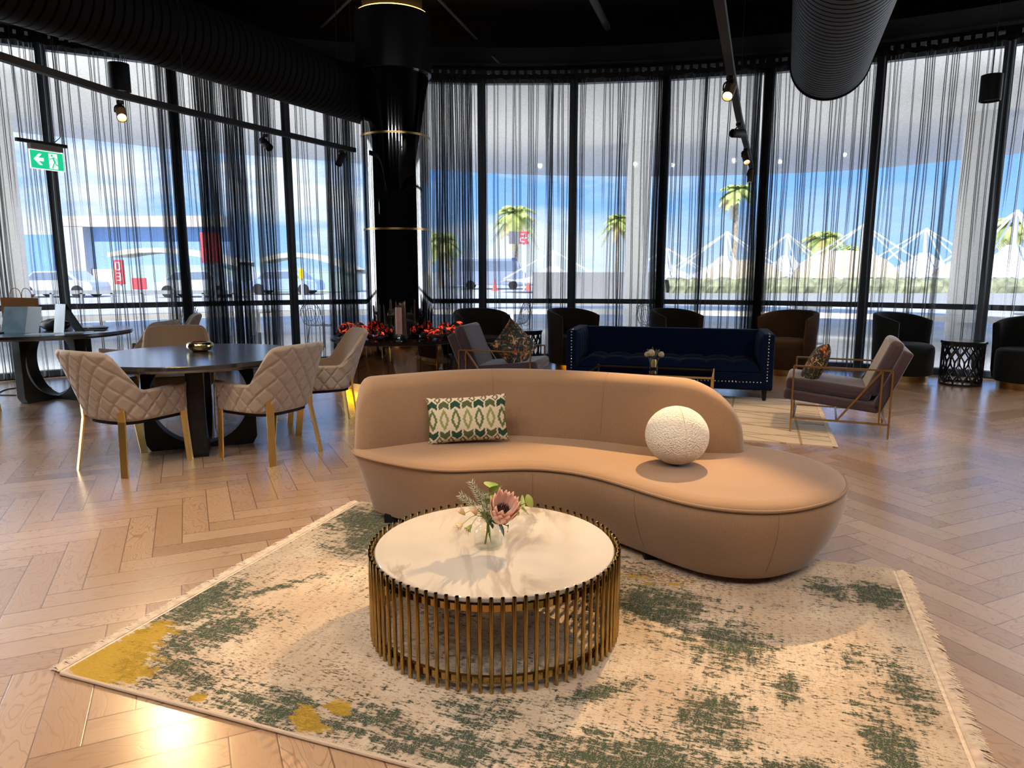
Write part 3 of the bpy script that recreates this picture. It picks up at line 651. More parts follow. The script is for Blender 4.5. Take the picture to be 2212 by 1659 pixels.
# protea
pr = thing('protea_flower', 'large pink protea bloom in small glass vase', 'flower', (VX, VY, VZ))
C_ = Vector((.050, -.015, .128)); AX = Vector((.22, -.55, .82)).normalized(); e1 = AX.cross(Vector((1, 0, 0))).normalized(); e2 = AX.cross(e1)
b = MB(); b.tube([(-.014, -.012, .012), (.0, 0, .09), (.02, -.005, .115), tuple(C_)], .0035, 6); obj('stem', b, stem_m, pr)
ring = [(11, .050, .138, .040, .10, 0.10), (12, .056, .122, .041, .26, .14), (12, .054, .098, .040, .40, .2), (10, .048, .070, .038, .55, .25)]
for ri, (n, r0, L_, w_, op, bd) in enumerate(ring):
    for k in range(n):
        a = 2*pi*(k+.5*(ri % 2))/n; rd = e1*cos(a)+e2*sin(a); bb = MB()
        petal(bb, C_+rd*r0*.45-AX*.012, AX*(1-op*.35)+rd*(.35+op*.45), -rd, L_*rng.uniform(.92, 1.08), w_, .3, .18-bd*.2)
        po_ = obj('petal', bb, petal_m, pr, smooth=180); md = po_.modifiers.new('thick', 'SOLIDIFY'); md.thickness = .0012
b = MB()
for k in range(70):
    a = rng.uniform(0, 6.28); r = .036*sqrt(rng.random()); rd = e1*cos(a)+e2*sin(a); b.tube([C_+rd*r*.5, C_+rd*r+AX*.04, C_+rd*r*.6+AX*rng.uniform(.062, .082)], [.002, .0022, .0008], 5)
tag(obj('stamens', b, stamen_m, pr), kind='stuff')
b = MB()
for k in range(5):
    a = 2*pi*k/5; rd = e1*cos(a)+e2*sin(a); petal(b, C_-AX*.03, AX*.7+rd*.7, -rd, .04, .022, .3, .15)
obj('calyx', b, leaf_m, pr, smooth=180)
# silvery sprigs
for (tx, ty, tz), lab in (((-.070, .03, .262), 'tall silver green heath sprig rising above protea'), ((-.112, .0, .218), 'silver green heath sprig leaning out over blush sofa'), ((-.012, .01, .215), 'short silver green heath sprig tucked beside protea')):
    t_ = thing('heath_sprig', lab, 'foliage', (VX, VY, VZ), 0, 'silver heath sprigs in the vase'); pth = catmull([(-.01, .0, .012), (-.004, 0, .10), (tx*.45, ty*.5, .10+(tz-.10)*.55), (tx, ty, tz)], 30)
    b = MB(); b.tube(pth, .0022, 5); obj('stem', b, stem_m, t_); b = MB()
    for i in range(13, 30):
        p = pth[i]; d = (pth[min(i+1, 29)]-pth[i-1]).normalized(); x = d.orthogonal().normalized(); y = d.cross(x)
        for k in range(5):
            a = k*1.257+i*.7; rd = x*cos(a)+y*sin(a); b.tube([p, p+rd*.011+d*.005, p+rd*.019+d*.013], [.0009, .0014, .0004], 4, cap=False)
    o = obj('needle_leaves', b, silver_m, t_, smooth=180)
# small blushing blooms on the left
for (tx, ty, tz), lab in (((-.098, -.03, .150), 'pale pink and yellow small bloom left of glass vase neck, uppermost'), ((-.105, -.05, .112), 'small green yellow bloom hanging lowest left of vase'), ((-.070, -.06, .108), 'small bloom with red brown centre hanging beside vase shoulder'), ((-.050, -.03, .150), 'small apricot bud between vase neck and pale blooms')):
    t_ = thing('small_bloom', lab, 'flower', (VX, VY, VZ), 0, 'small drooping blooms in the vase'); b = MB(); b.tube(catmull([(.012, -.005, .012), (.0, 0, .10), (tx*.5, ty*.5, max(tz, .13)+.012), (tx, ty, tz)], 14), .0016, 5); obj('stem', b, leaf_l, t_)
    c0 = Vector((tx, ty, tz)); ax = Vector((tx*4, ty*4, -.3 if tz < .13 else .5)).normalized(); x = ax.orthogonal().normalized(); y = ax.cross(x)
    b = MB()
    for k in range(9):
        a = 2*pi*k/9; rd = x*cos(a)+y*sin(a); petal(b, c0-ax*.008, ax+rd*.45, -rd, .034, .015, .3, -.12, 5, 3)
    o = obj('petals', b, petal_y if tz > .11 else leaf_l, t_, smooth=180); b = MB()
    for k in range(16):
        a = k*2.4; rd = x*cos(a)+y*sin(a); b.tube([c0, c0+ax*.02+rd*.006, c0+ax*.036+rd*.018], [.001, .0008, .0004], 4, cap=False)
    obj('filaments', b, mat('filament', (.80, .62, .45), .7) if 'filament' not in bpy.data.materials else bpy.data.materials['filament'], t_)
# leafy stems
for tip, mt_, lab, n, wd in (((.155, .03, .175), leaf_l, 'lime green leafy stem reaching out right of protea', 12, .058), ((.012, .05, .235), leaf_m, 'broad green leaf stem behind protea', 9, .062), ((.08, -.045, .105), leaf_d, 'dark green leaf stem under protea over vase rim', 7, .026)):
    t_ = thing('leafy_sprig', lab, 'foliage', (VX, VY, VZ), 0, 'green leaf stems in the vase'); pth = catmull([(.01, .01, .012), (.0, .005, .10), (tip[0]*.5, tip[1]*.5, .115+(tip[2]-.115)*.5), tip], 24); b = MB(); b.tube(pth, .002, 5); obj('stem', b, stem_m, t_)
    for k in range(n):
        i = 10+int(13*k/(n-1)); d = (pth[min(i+1, 23)]-pth[i-1]).normalized(); x = d.orthogonal().normalized(); y = d.cross(x); a = k*2.4+.6; rd = x*cos(a)+y*sin(a); bb = MB()
        petal(bb, pth[i], d*.6+rd*.8, (d-rd*.3), .055*rng.uniform(.8, 1.15), wd, .15, -.15); obj('leaf', bb, mt_, t_, smooth=180)

# ---------------------------------------------------------------- mirrored column and ring fireplace
CX, CY = -1.452, 9.2
cl = thing('mirrored_column', 'round smoked mirror clad column rising from fireplace to black ceiling', 'column', (CX, CY, .632))
for z0, z1 in ((0, 1.335), (1.350, 2.46), (2.475, 3.2)):
    b = MB(); b.lathe([(.40, z0), (.42, z0+.004), (.42, z1-.004), (.40, z1)], 64); obj('mirror_panel', b, M['mirror'], cl, smooth=30)
for z in (1.3425, 2.4675):
    b = MB(); b.lathe([(.408, z-.014), (.425, z-.012), (.425, z+.012), (.408, z+.014)], 64); obj('joint_ring', b, M['gold_dim'], cl, smooth=30)
b = MB(); b.lathe([(.455, 3.2), (.46, 3.205), (.46, 3.87), (.40, 3.87), (.40, 3.2), (.455, 3.2)], 64); obj('black_collar', b, M['black_gloss'], cl, smooth=30)
b = MB(); b.lathe([(.36, 3.86), (.36, 4.32)], 48); obj('core', b, M['black'], cl)
b = MB(); b.lathe([(.37, 3.872), (.44, 3.872), (.44, 3.885), (.37, 3.885), (.37, 3.872)], 64); obj('light_ring', b, emis('amber_led', (1.0, .45, .05), 12), cl)
hearth = thing('ring_fireplace', 'round mirror panelled fireplace hearth with black top around mirrored column', 'fireplace', (CX, CY, 0))
b = MB(); b.lathe([(.70, .0), (.70, .118)], 64); obj('plinth', b, M['gold'], hearth, smooth=30)
b = MB(); b.lathe([(.66, .118), (.868, .118), (.87, .122), (.87, .585), (.85, .588)], 96); obj('drum', b, mat('bronze_mirror', (.20, .155, .12), .06, 1), hearth, smooth=30)
for k in range(14):
    a = 2*pi*k/14+.2; b = MB(); b.box((.871*cos(a), .871*sin(a), .352), (.004, .006, .46), Matrix.Rotation(a, 3, 'Z')); obj('panel_joint', b, M['black'], hearth, smooth=0)
b = MB(); b.lathe([(.40, .588), (.88, .588), (.888, .594), (.888, .624), (.882, .630), (.40, .630)], 96); obj('black_top', b, M['black_gloss'], hearth, smooth=30)
b = MB(); b.lathe([(.868, .586), (.878, .586), (.878, .594), (.868, .594)], 96); obj('trim_line', b, M['gold_dim'], hearth)
led = emis('amber_plinth_led', (1.0, .50, .0), 26)
b = MB(); b.lathe([(.705, .100), (.725, .100), (.725, .116), (.705, .116), (.705, .100)], 64); obj('led_strip', b, led, hearth)
# glowing coals
coal_m = bpy.data.materials.new('glowing_coal'); coal_m.use_nodes = True; nt = coal_m.node_tree; bs = nt.nodes['Principled BSDF']; g = NG(nt); tc = nd(nt, 'ShaderNodeTexCoord')
n1 = g.noise(tc.outputs['Object'], 14, 4, .6, .6); hot = g.smooth(n1, .50, .66)
bs.inputs['Base Color'].default_value = (.03, .018, .012, 1); bs.inputs['Roughness'].default_value = .55
lk(nt, g.ramp(hot, (0, (0, 0, 0)), (.5, (.45, .015, .004)), (1, (1.0, .10, .03))), bs.inputs['Emission Color']); bs.inputs['Emission Strength'].default_value = 1.3
ash = mat('black_gravel', (.018, .014, .012), .8, bump=.8, bump_s=60)
def rock(b, c, r, rng):
    st = len(b.v); b.ball((0, 0, 0), r, 9, 6); rot = Matrix.Rotation(rng.uniform(0, 6), 4, 'Z') @ Matrix.Rotation(rng.uniform(0, 6), 4, 'X')
    sx_, sy_, sz_ = rng.uniform(.9, 1.7), rng.uniform(.6, 1), rng.uniform(.5, .9)
    for i in range(st, len(b.v)):
        p = Vector(b.v[i]); p = p*(1+.35*n3(p.x*22+c[0]*9, p.y*22, p.z*22+c[1]*5)); p = rot @ Vector((p.x*sx_, p.y*sy_, p.z*sz_)); b.v[i] = tuple(p+Vector(c))
rng = random.Random(21)
for a0, a1, lab in ((150, 264, 'heap of glowing red coals on fireplace top, nearer dining table'), (306, 395, 'heap of glowing red coals on fireplace top, nearer plum armchair')):
    t_ = thing('glowing_coals', lab, 'coals', (CX, CY, .631), 0, 'coal heaps on the ring fireplace')
    b = MB(); b2 = MB()
    for k in range(90):
        a = RAD(rng.uniform(a0, a1)); r = rng.uniform(.50, .82); hh = max(0, 1-abs((math.degrees(a)-(a0+a1)/2)/((a1-a0)/2))**2)
        rock(b2, (r*cos(a), r*sin(a), rng.uniform(.034, .06)), rng.uniform(.022, .036), rng)
        if k < 44: rock(b, ((.66+(r-.66)*.75)*cos(a), (.66+(r-.66)*.75)*sin(a), (.066+rng.uniform(0, .105)*hh)), rng.uniform(.036, .062), rng)
    tag(obj('red_embers', b, coal_m, t_, smooth=25), kind='stuff'); tag(obj('dark_gravel', b2, ash, t_, smooth=25), kind='stuff')
cd = thing('pillar_candle', 'tall pink pillar candle in glass holder on fireplace top before column', 'candle', (CX+.09, CY-.68, .630))
b = MB(); b.lathe([(.0001, .085), (.040, .085), (.0405, .09), (.0405, .40), (.036, .405), (.0001, .402)], 32); obj('wax', b, mat('pink_wax', (.52, .30, .25), .5), cd, smooth=40)
b = MB(); b.lathe([(.0001, 0), (.042, 0), (.042, .006), (.012, .014), (.018, .03), (.012, .045), (.020, .058), (.014, .07), (.044, .080), (.044, .085), (.0001, .085)], 32); obj('glass_holder', b, mat('cut_glass', (.55, .55, .56), .08, .85), cd, smooth=40)

# ---------------------------------------------------------------- dining tables
def base_panel(thk, hole_r, half, h, zc):
    """upright slab with a round opening cut by the table top"""
    n = 40; x_top = sqrt(max(0, hole_r**2-(h-zc)**2)); a0 = atan2(h-zc, x_top); pts = []
    pts += [(-half, 0), (half, 0), (half, h), (x_top, h)]
    for k in range(1, n):
        a = a0-(pi+2*a0)*k/n; pts.append((hole_r*cos(a), zc+hole_r*sin(a)))
    pts += [(-x_top, h), (-half, h)]
    m_ = len(pts); b = MB()
    # strips between outer rim and opening
    outer = [];
    inner = [(x_top, h)]+[(hole_r*cos(a0-(pi+2*a0)*k/n), zc+hole_r*sin(a0-(pi+2*a0)*k/n)) for k in range(1, n)]+[(-x_top, h)]
    for (x, z) in inner:
        if z >= zc: outer.append((half if x > 0 else -half, z))
        else:
            dx, dz = x, z-zc; t = min(half/abs(dx) if abs(dx) > 1e-6 else 1e9, zc/abs(dz)); outer.append((dx*t, zc+dz*t))
    G = []
    for (xi, zi), (xo, zo) in zip(inner, outer): G.append([(xi, -thk/2, zi), (xo, -thk/2, zo), (xo, thk/2, zo), (xi, thk/2, zi)])
    b.grid(G, closev=True); e = len(G)-1; b.f += [(0, 1, 2, 3), (4*e+3, 4*e+2, 4*e+1, 4*e)]; return b
def make_table():
    t = thing('dining_table', 'round black wood dining table holding a gold bowl', 'table', (-2.64, 5.90, 0), RAD(19.5))
    b = MB(); b.lathe([(.0001, .735), (.80, .735), (.825, .742), (.832, .760), (.828, .785), (.820, .790), (.0001, .790)], 96); obj('table_top', b, M['top'], t, smooth=30)
    obj('base_panel', base_panel(.13, .385, .435, .735, .42), M['black_wood'], t, smooth=30, bevel=.004)
    p = base_panel(.13, .385, .435, .735, .42); p.xf(Matrix.Rotation(RAD(90), 4, 'Z')); obj('base_panel', p, M['black_wood'], t, smooth=30, bevel=.004); return t
m = bpy.data.materials.new('black_ash_top'); m.use_nodes = True; nt = m.node_tree; bs = nt.nodes['Principled BSDF']; g = NG(nt); tc = nd(nt, 'ShaderNodeTexCoord'); mp = nd(nt, 'ShaderNodeMapping'); mp.inputs['Rotation'].default_value = (0, 0, RAD(-19)); mp.inputs['Scale'].default_value = (1.2, 22, 1)
lk(nt, tc.outputs['Object'], mp.inputs['Vector']); n1 = g.noise(mp.outputs['Vector'], 5, 5, .65); lk(nt, g.ramp(n1, (.3, (.010, .009, .010)), (.7, (.045, .040, .040))), bs.inputs['Base Color'])
bs.inputs['Roughness'].default_value = .24; bs.inputs['Specular IOR Level'].default_value = .9; bs.inputs['Coat Weight'].default_value = .8; bs.inputs['Coat Roughness'].default_value = .18; bp = nd(nt, 'ShaderNodeBump'); bp.inputs['Strength'].default_value = .25; bp.inputs['Distance'].default_value = .002; lk(nt, n1, bp.inputs['Height']); lk(nt, bp.outputs['Normal'], bs.inputs['Normal']); M['top'] = m
tb = make_table()
tb2 = dup(tb, (-5.32, 8.18, 0), RAD(-21), 'round black wood table by curtains covered with papers and paper bag')
b = MB(); b.lathe([(.0001, .004), (.055, .0), (.09, .012), (.112, .040), (.108, .066), (.092, .078), (.078, .080), (.074, .076), (.088, .066), (.096, .042), (.08, .020), (.0001, .014)], 48)
o = tag(obj('bowl', b, mat('dark_gold_bowl', (.60, .47, .24), .16, 1, noise_s=30, noise_a=.2), smooth=60), 'shiny antique gold bowl on round black dining table', 'bowl'); o.location = (-2.70, 6.10, .790)

# quilted shell chair; faces +Y
def make_chair(label, loc, rz):
    t = thing('dining_chair', label, 'chair', loc, rz, 'taupe quilted chairs around the round tables')
    plan = [(-.265, .235, 0), (-.275, .10, 0), (-.272, -.08, 0), (-.245, -.195, 0), (-.165, -.255, 0), (0, -.272, 0), (.165, -.255, 0), (.245, -.195, 0), (.272, -.08, 0), (.275, .10, 0), (.265, .235, 0)]
    NU, NV = 190, 72; C = catmull(plan, NU+1); L = [0]
    for p, q in zip(C, C[1:]): L.append(L[-1]+(q-p).length)
    tot = L[-1]
    def topz(s):                      # s: distance from the middle of the back
        a = abs(s)
        if a < .19: h = .93-.006*(a/.19)**2
        elif a < .235: h = .924-.04*((a-.19)/.045)**2
        elif a < .345: q = (a-.235)/.11; h = .884-(.884-.622)*(1-(1-q)**1.35)
        else: h = .622+.012*(a-.345)/.3
        return h
    outer, inner = [], []
    for i in range(NU+1):
        tn = (C[min(i+1, NU)]-C[max(i-1, 0)]).normalized(); nr = Vector((tn.y, -tn.x, 0))
        if nr.dot(C[i]+Vector((0, -.05, 0))) < 0: nr = -nr
        s = L[i]-tot/2; h = topz(s); ro, ri = [], []
        for j in range(NV+1):
            v = j/NV; z = .395+(h-.395)*v; zz = z-.45
            fl = .10*max(0, zz)*(1 if abs(s) < .5 else .6)+.09*max(0, zz)**1.5
            base = C[i]+nr*(fl-.02*(1-min(1, v*6))**2)
            if abs(s) < .34: base = base+Vector((0, -.10*max(0, zz)/.48*(1-(abs(s)/.34)**2*.4), 0))
            u1 = (s*1.0+z*.78)/.118; u2 = (s*1.0-z*.78)/.118
            d1 = abs(u1-round(u1)); d2 = abs(u2-round(u2)); q = .019*min(1, (min(d1, d2)/.15))**.55*min(1, (1-v)/.06)*min(1, v/.05)*min(1, min(i, NU-i)/5)
            edge = .016*sqrt(max(0, 1-(max(0, (v-.965)/.035))**2))
            ro.append(base+nr*(q+edge*.6+.004)+Vector((0, 0, z))); ri.append(base-nr*(.006+edge)+Vector((0, 0, z)))
        outer.append(ro); inner.append(ri)
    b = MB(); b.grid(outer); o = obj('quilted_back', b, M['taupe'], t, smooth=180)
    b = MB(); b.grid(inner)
    b.grid([[outer[i][NV], inner[i][NV]] for i in range(NU+1)]); b.grid([outer[0], inner[0]]); b.grid([outer[NU], inner[NU]]); obj('inner_shell', b, M['taupe_shaded'], t, smooth=60, merge=True)
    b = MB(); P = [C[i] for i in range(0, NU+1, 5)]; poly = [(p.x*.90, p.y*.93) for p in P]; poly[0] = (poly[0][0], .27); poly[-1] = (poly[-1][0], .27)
    b.prism(poly, .40, .50); obj('seat', b, M['taupe_shaded'], t, smooth=50, bevel=.025)
    b = MB(); poly = [(p.x*.93, p.y*.96) for p in P]; b.prism(poly, .37, .405); obj('underside', b, M['black'], t, smooth=0)
    for sx_ in (-1, 1):
        for fy in (-1, 1):
            b = MB()
            if fy < 0: pts = [Vector((sx_*.215, -.272, .56)), Vector((sx_*.215, -.268, .40)), Vector((sx_*.262, -.315, 0))]; w, tk = .048, .012
            else: pts = [Vector((sx_*.292, .20, .60)), Vector((sx_*.285, .20, .40)), Vector((sx_*.268, .245, 0))]; w, tk = .012, .045
            if fy < 0:
                out = Vector((sx_*.35, -1, 0)).normalized(); sd = Vector((out.y, -out.x, 0))
            else:
                out = Vector((sx_, .12, 0)).normalized(); sd = Vector((out.y, -out.x, 0))
            ww = .058; tt = .012; G = []
            for p in pts: G.append([p+sd*ww/2+out*tt/2, p-sd*ww/2+out*tt/2, p-sd*ww/2-out*tt/2, p+sd*ww/2-out*tt/2])
            b.grid(G, closev=True); b.f += [(0, 1, 2, 3), (11, 10, 9, 8)]; obj('leg', b, M['gold'], t, smooth=0, bevel=.0015)
    return t
def face(dx, dy): return atan2(dy, dx)-pi/2
ch = make_chair('taupe quilted chair, back to viewer, at gold bowl table, farther from blush sofa', (-2.895, 5.335, 0), face(.43, .90))
dup(ch, (-1.985, 5.625, 0), face(-.88, .47), 'taupe quilted chair with back to viewer at gold bowl table, closest to blush sofa')
dup(ch, (-1.83, 6.62, 0), face(-.90, -.42), 'taupe chair showing smooth inner back beside the fireplace at gold bowl table')
dup(ch, (-3.22, 6.80, 0), face(.45, -.89), 'dark taupe chair behind gold bowl table with its back to curtains')
dup(ch, (-4.22, 7.92, 0), face(-.97, .12), 'quilted chair turned side on between gold bowl table and paper strewn table')
dup(ch, (-4.38, 8.86, 0), face(-.82, -.40), 'dark chair against curtains at far side of paper strewn table')
dup(ch, (-5.84, 7.40, 0), face(.65, .75), 'chair at the picture edge by paper strewn table, mostly one gold leg showing')

# things on the paper-strewn table
TZ = .790
kraft = mat('kraft_paper', (.42, .20, .07), .85, noise_s=6, noise_a=.12); paper = mat('white_paper', (.74, .88, .97), .4); bluep = mat('glossy_pale_blue_print', (.46, .74, .95), .2, noise_s=5, noise_a=.25)
bag = thing('paper_bag', 'brown kraft paper carrier bag with loop handles on far table', 'bag', (-5.78, 8.36, TZ), RAD(12))
b = MB(); b.add([(-.17, -.055, 0), (.17, -.055, 0), (.17, .055, 0), (-.17, .055, 0), (-.185, -.03, .37), (.185, -.03, .36), (.185, .04, .36), (-.185, .04, .37)], [(3, 2, 1, 0), (0, 1, 5, 4), (1, 2, 6, 5), (2, 3, 7, 6), (3, 0, 4, 7)])
obj('bag_body', b, kraft, bag, smooth=0)
for yy in (-.028, .036):
    b = MB(); b.tube(catmull([(-.075, yy, .33), (-.08, yy, .42), (-.045, yy, .475), (.0, yy, .47), (.03, yy, .42), (.035, yy, .33)] if yy < 0 else [(.01, yy, .33), (.02, yy, .43), (.05, yy, .475), (.09, yy, .46), (.115, yy, .41), (.12, yy, .33)], 24), .004, 6); obj('handle', b, kraft, bag)
fd = thing('display_folder', 'pale blue two leaf display folder standing open before paper bag', 'folder', (-5.42, 7.86, TZ), RAD(16))
for x0, x1, yy0, yy1, mt_ in ((-.235, .0, .03, .0, bluep), (.004, .165, .0, -.085, paper)):
    b = MB(); b.add([(x0, yy0, 0), (x1, yy1, 0), (x1+.035, yy1+.07, .285), (x0+.035, yy0+.07, .285), (x0, yy0+.008, 0), (x1, yy1+.008, 0), (x1+.035, yy1+.078, .285), (x0+.035, yy0+.078, .285)], [(3, 2, 1, 0), (4, 5, 6, 7), (0, 1, 5, 4), (1, 2, 6, 5), (2, 3, 7, 6), (3, 0, 4, 7)]); obj('leaf_panel', b, mt_, fd, smooth=0)
te = thing('tent_sign', 'white tent shaped desk sign with black back on far table', 'sign', (-5.02, 7.98, TZ), RAD(-28))
b = MB(); b.add([(-.08, -.10, 0), (.11, -.10, 0), (.02, .0, .31), (-.17, .0, .31), (-.08, -.094, 0), (.11, -.094, 0), (.02, .006, .31), (-.17, .006, .31)], [(3, 2, 1, 0), (4, 5, 6, 7), (0, 1, 5, 4), (1, 2, 6, 5), (2, 3, 7, 6), (3, 0, 4, 7)]); obj('white_face', b, paper, te, smooth=0)
b = MB(); b.add([(-.17, .008, .31), (.02, .008, .31), (.17, .10, 0), (-.02, .10, 0), (-.17, .014, .31), (.02, .014, .31), (.17, .106, 0), (-.02, .106, 0)], [(3, 2, 1, 0), (4, 5, 6, 7), (0, 1, 5, 4), (1, 2, 6, 5), (2, 3, 7, 6), (3, 0, 4, 7)]); obj('black_back', b, M['black'], te, smooth=0)
blob_m = mat('black_leather', (.012, .012, .013), .35, bump=.4, bump_s=40)
b = MB(); b.ball((0, 0, 0), .1, 24, 14, (1.7, .9, .75)); b.v = [(p[0]+.02*n3(p[0]*14, p[1]*14, p[2]*14), p[1], max(-.06, p[2]+.025*n3(p[0]*12, p[1]*12, 3))+.06) for p in b.v]
o = tag(obj('pouch', b, blob_m, smooth=180), 'crumpled black leather pouch between folder and tent sign', 'bag'); o.location = (-5.30, 8.22, TZ)
for i, (x, y, z, w, d, r, mt_, lab) in enumerate(((-4.93, 8.35, 0, .26, .19, 20, M['black'], 'dark notebook near table rim at chair side of far table'), (-4.86, 8.30, .014, .20, .13, 40, mat('grey_cover', (.16, .15, .15), .4), 'small grey notebook lying on dark notebook at far table'), (-4.80, 8.12, 0, .24, .05, 8, mat('brown_cover', (.12, .075, .05), .5), 'narrow brown folder at rim of far table'))):
    b = MB(); b.box((0, 0, .007), (w, d, .013)); o = tag(obj('notebook', b, mt_, smooth=0), lab, 'notebook', 'notebooks on the far table'); o.location = (x, y, TZ+z); o.rotation_euler = (0, 0, RAD(r))
for x, y, r, lab in ((-5.12, 7.72, 10, 'loose white sheet before tent sign on far table'), (-4.85, 7.92, 35, 'loose white sheet beside tent sign near table rim'), (-5.05, 8.52, -15, 'loose white sheet behind tent sign on far table')):
    b = MB(); b.box((0, 0, .001), (.297, .21, .002)); o = tag(obj('paper_sheet', b, paper, smooth=0), lab, 'paper', 'loose sheets on the far table'); o.location = (x, y, TZ); o.rotation_euler = (0, 0, RAD(r))
b = MB(); b.box((0, 0, .008), (.26, .18, .015)); o = tag(obj('tablet', b, mat('dark_glass', (.01, .012, .016), .12), smooth=0, bevel=.004), 'flat black tablet lying before display folder on far table', 'tablet'); o.location = (-5.72, 7.70, TZ); o.rotation_euler = (0, 0, RAD(5))
b = MB(); b.tube(catmull([(-5.9, 8.3, .006), (-6.15, 8.35, .006), (-6.3, 8.75, .006), (-6.0, 8.95, .006), (-5.75, 8.7, .006), (-5.95, 8.55, .006)], 50), .006, 6); tag(obj('power_cord', b, M['black']), 'black cord coiled on floor beside far table base', 'cord')

# ---------------------------------------------------------------- lounge behind the sofa
m = bpy.data.materials.new('cream_line_rug'); m.use_nodes = True; nt = m.node_tree; bs = nt.nodes['Principled BSDF']; g = NG(nt); tc = nd(nt, 'ShaderNodeTexCoord'); sp = nd(nt, 'ShaderNodeSeparateXYZ'); lk(nt, tc.outputs['Object'], sp.inputs['Vector'])
acc = None
for an, per, off in ((0, .62, .1), (78, .33, 0), (63, .47, .12), (101, .51, .2), (84, .71, .3)):
    pr_ = g.m('ADD', g.m('MULTIPLY', sp.outputs['X'], cos(RAD(an))/per), g.m('ADD', g.m('MULTIPLY', sp.outputs['Y'], sin(RAD(an))/per), off)); f_ = g.m('ABSOLUTE', g.m('SUBTRACT', g.m('FRACT', pr_), .5)); l_ = g.m('LESS_THAN', f_, .011/per); acc = l_ if acc is None else g.m('MAXIMUM', acc, l_)
n1 = g.noise(tc.outputs['Object'], 90, 3, .6)
lk(nt, g.mix(g.m('MULTIPLY', acc, .8), g.mix(n1, (.62, .50, .38), (.76, .64, .50)), (.34, .22, .07)), bs.inputs['Base Color']); bs.inputs['Roughness'].default_value = .95; M['rug2'] = m
rg = thing('line_rug', 'cream rug crossed by thin gold lines under navy sofa', 'rug', (2.72, 5.84, 0), RAD(161)); b = MB(); b.box((1.6, -1.1, .005), (3.2, 2.2, .01)); obj('rug_pile', b, M['rug2'], rg, smooth=0)
b = MB(); b.grid([[(-.002, .0, .0085), (-.002, -2.2, .0085)], [(-.045, 0, .003), (-.045, -2.2, .003)]]); o = obj('fringe', b, M['fringe'], rg, smooth=0)

# navy sofa, faces -Y locally
ns = thing('navy_sofa', 'navy velvet tuxedo sofa with silver nailhead trim against window wall', 'sofa', (1.79, 8.155, .010), RAD(-15))
Wd_, Dp = 2.36, .86
def rbox(name, c, d, mt_, par, bev=.02): b = MB(); b.box(c, d); return obj(name, b, mt_, par, smooth=50, bevel=bev)
rbox('base', (0, .43, .22), (Wd_-.02, Dp-.02, .20), M['navy'], ns)
rbox('backrest', (0, Dp-.07, .52), (Wd_-.22, .14, .46), M['navy'], ns, .025)
NS = []
for sx_ in (-1, 1): rbox('arm', (sx_*(Wd_/2-.065), Dp/2, .44), (.13, Dp, .64), M['navy'], ns, .022)
# tufted seat
P = []; nx, ny = 70, 26
for i in range(nx+1):
    r = []
    for j in range(ny+1):
        u, v = i/nx, j/ny; q = abs(sin(u*pi*7))**.5*abs(sin(v*pi*2.0))**.5; e = min(1, min(u, 1-u)*14, min(v, 1-v)*7)**.5; r.append((-(Wd_/2-.135)+u*(Wd_-.27), .02+v*.70, .33+(.085+.035*q)*e))
    P.append(r)
b = MB(); b.grid(P); obj('tufted_seat', b, M['navy'], ns, smooth=180)
for sx_ in (-1, 1):   # channelled inner arm pads
    b = MB(); P = []
    for i in range(41):
        r = []
        for j in range(15):
            u, v = i/40, j/14; e = min(1, min(u, 1-u)*10, min(v, 1-v)*5)**.5; r.append((sx_*(Wd_/2-.128-(.018+.022*abs(sin(u*pi*4))**.6)*e), .03+u*.70, .40+v*.34))
        P.append(r)
    b.grid(P); obj('arm_pad', b, M['navy'], ns, smooth=180)
nail = mat('silver_nail', (.80, .78, .74), .25, 1)
b = MB()
for sx_ in (-1, 1):
    for k in range(15): b.ball((sx_*(Wd_/2-.065), -.003, .235+k*.036), .0098, 8, 5, (1, .6, 1))
    for k in range(9): b.ball((sx_*(Wd_/2-.065), .01+k*.012, .762), .006, 6, 4)
for k in range(58): b.ball((-(Wd_/2-.09)+k*(Wd_-.18)/57, .006, .215), .0098, 8, 5, (1, .6, 1))
tag(obj('nailhead_trim', b, nail, ns, smooth=180), kind='stuff')
for sx_ in (-1, 1):
    for yy in (.06, Dp-.06):
        b = MB(); b.cyl((sx_*(Wd_/2-.08), yy, .13), (sx_*(Wd_/2-.08), yy, 0), .034, 8, .020); obj('leg', b, M['black_wood'], ns, smooth=30)

# glass coffee table with roses
gt = thing('glass_coffee_table', 'low rectangular glass table with gold frame before navy sofa', 'table', (1.50, 7.52, .010), RAD(-17))
b = MB(); b.box((0, 0, .412), (1.26, .62, .010)); obj('glass_top', b, thin_glass('smoked_glass', (.55, .55, .58)), gt, smooth=0)
b = MB(); hw, hd = .63, .31
for z in (.395, .08):
    for sx_ in (-1, 1): b.bar((sx_*hw, -hd, z), (sx_*hw, hd, z), .018, .018); b.bar((-hw, sx_*hd, z), (hw, sx_*hd, z), .018, .018)
obj('frame', b, M['gold'], gt, smooth=0)
for sx_ in (-1, 1):
    for sy_ in (-1, 1): b = MB(); b.bar((sx_*hw, sy_*hd, 0), (sx_*hw, sy_*hd, .41), .020, .020); obj('leg', b, M['gold'], gt, smooth=0)
b = MB(); b.box((0, 0, .09), (1.22, .58, .008)); obj('lower_shelf', b, M['black_gloss'], gt, smooth=0)
RX, RY, RZ = 1.525, 7.56, .428
rv = thing('rose_vase', 'short clear glass of white roses on rectangular glass table', 'vase', (RX, RY, RZ))
b = MB(); b.lathe([(.0001, 0), (.048, 0), (.048, .115), (.045, .115), (.045, .008), (.0001, .008)], 32); obj('glass_body', b, M['glass'], rv, smooth=40)
b = MB(); b.lathe([(.0001, .02), (.026, .02), (.030, .06), (.026, .10), (.0001, .10)], 24); obj('gold_insert', b, M['gold'], rv, smooth=60)
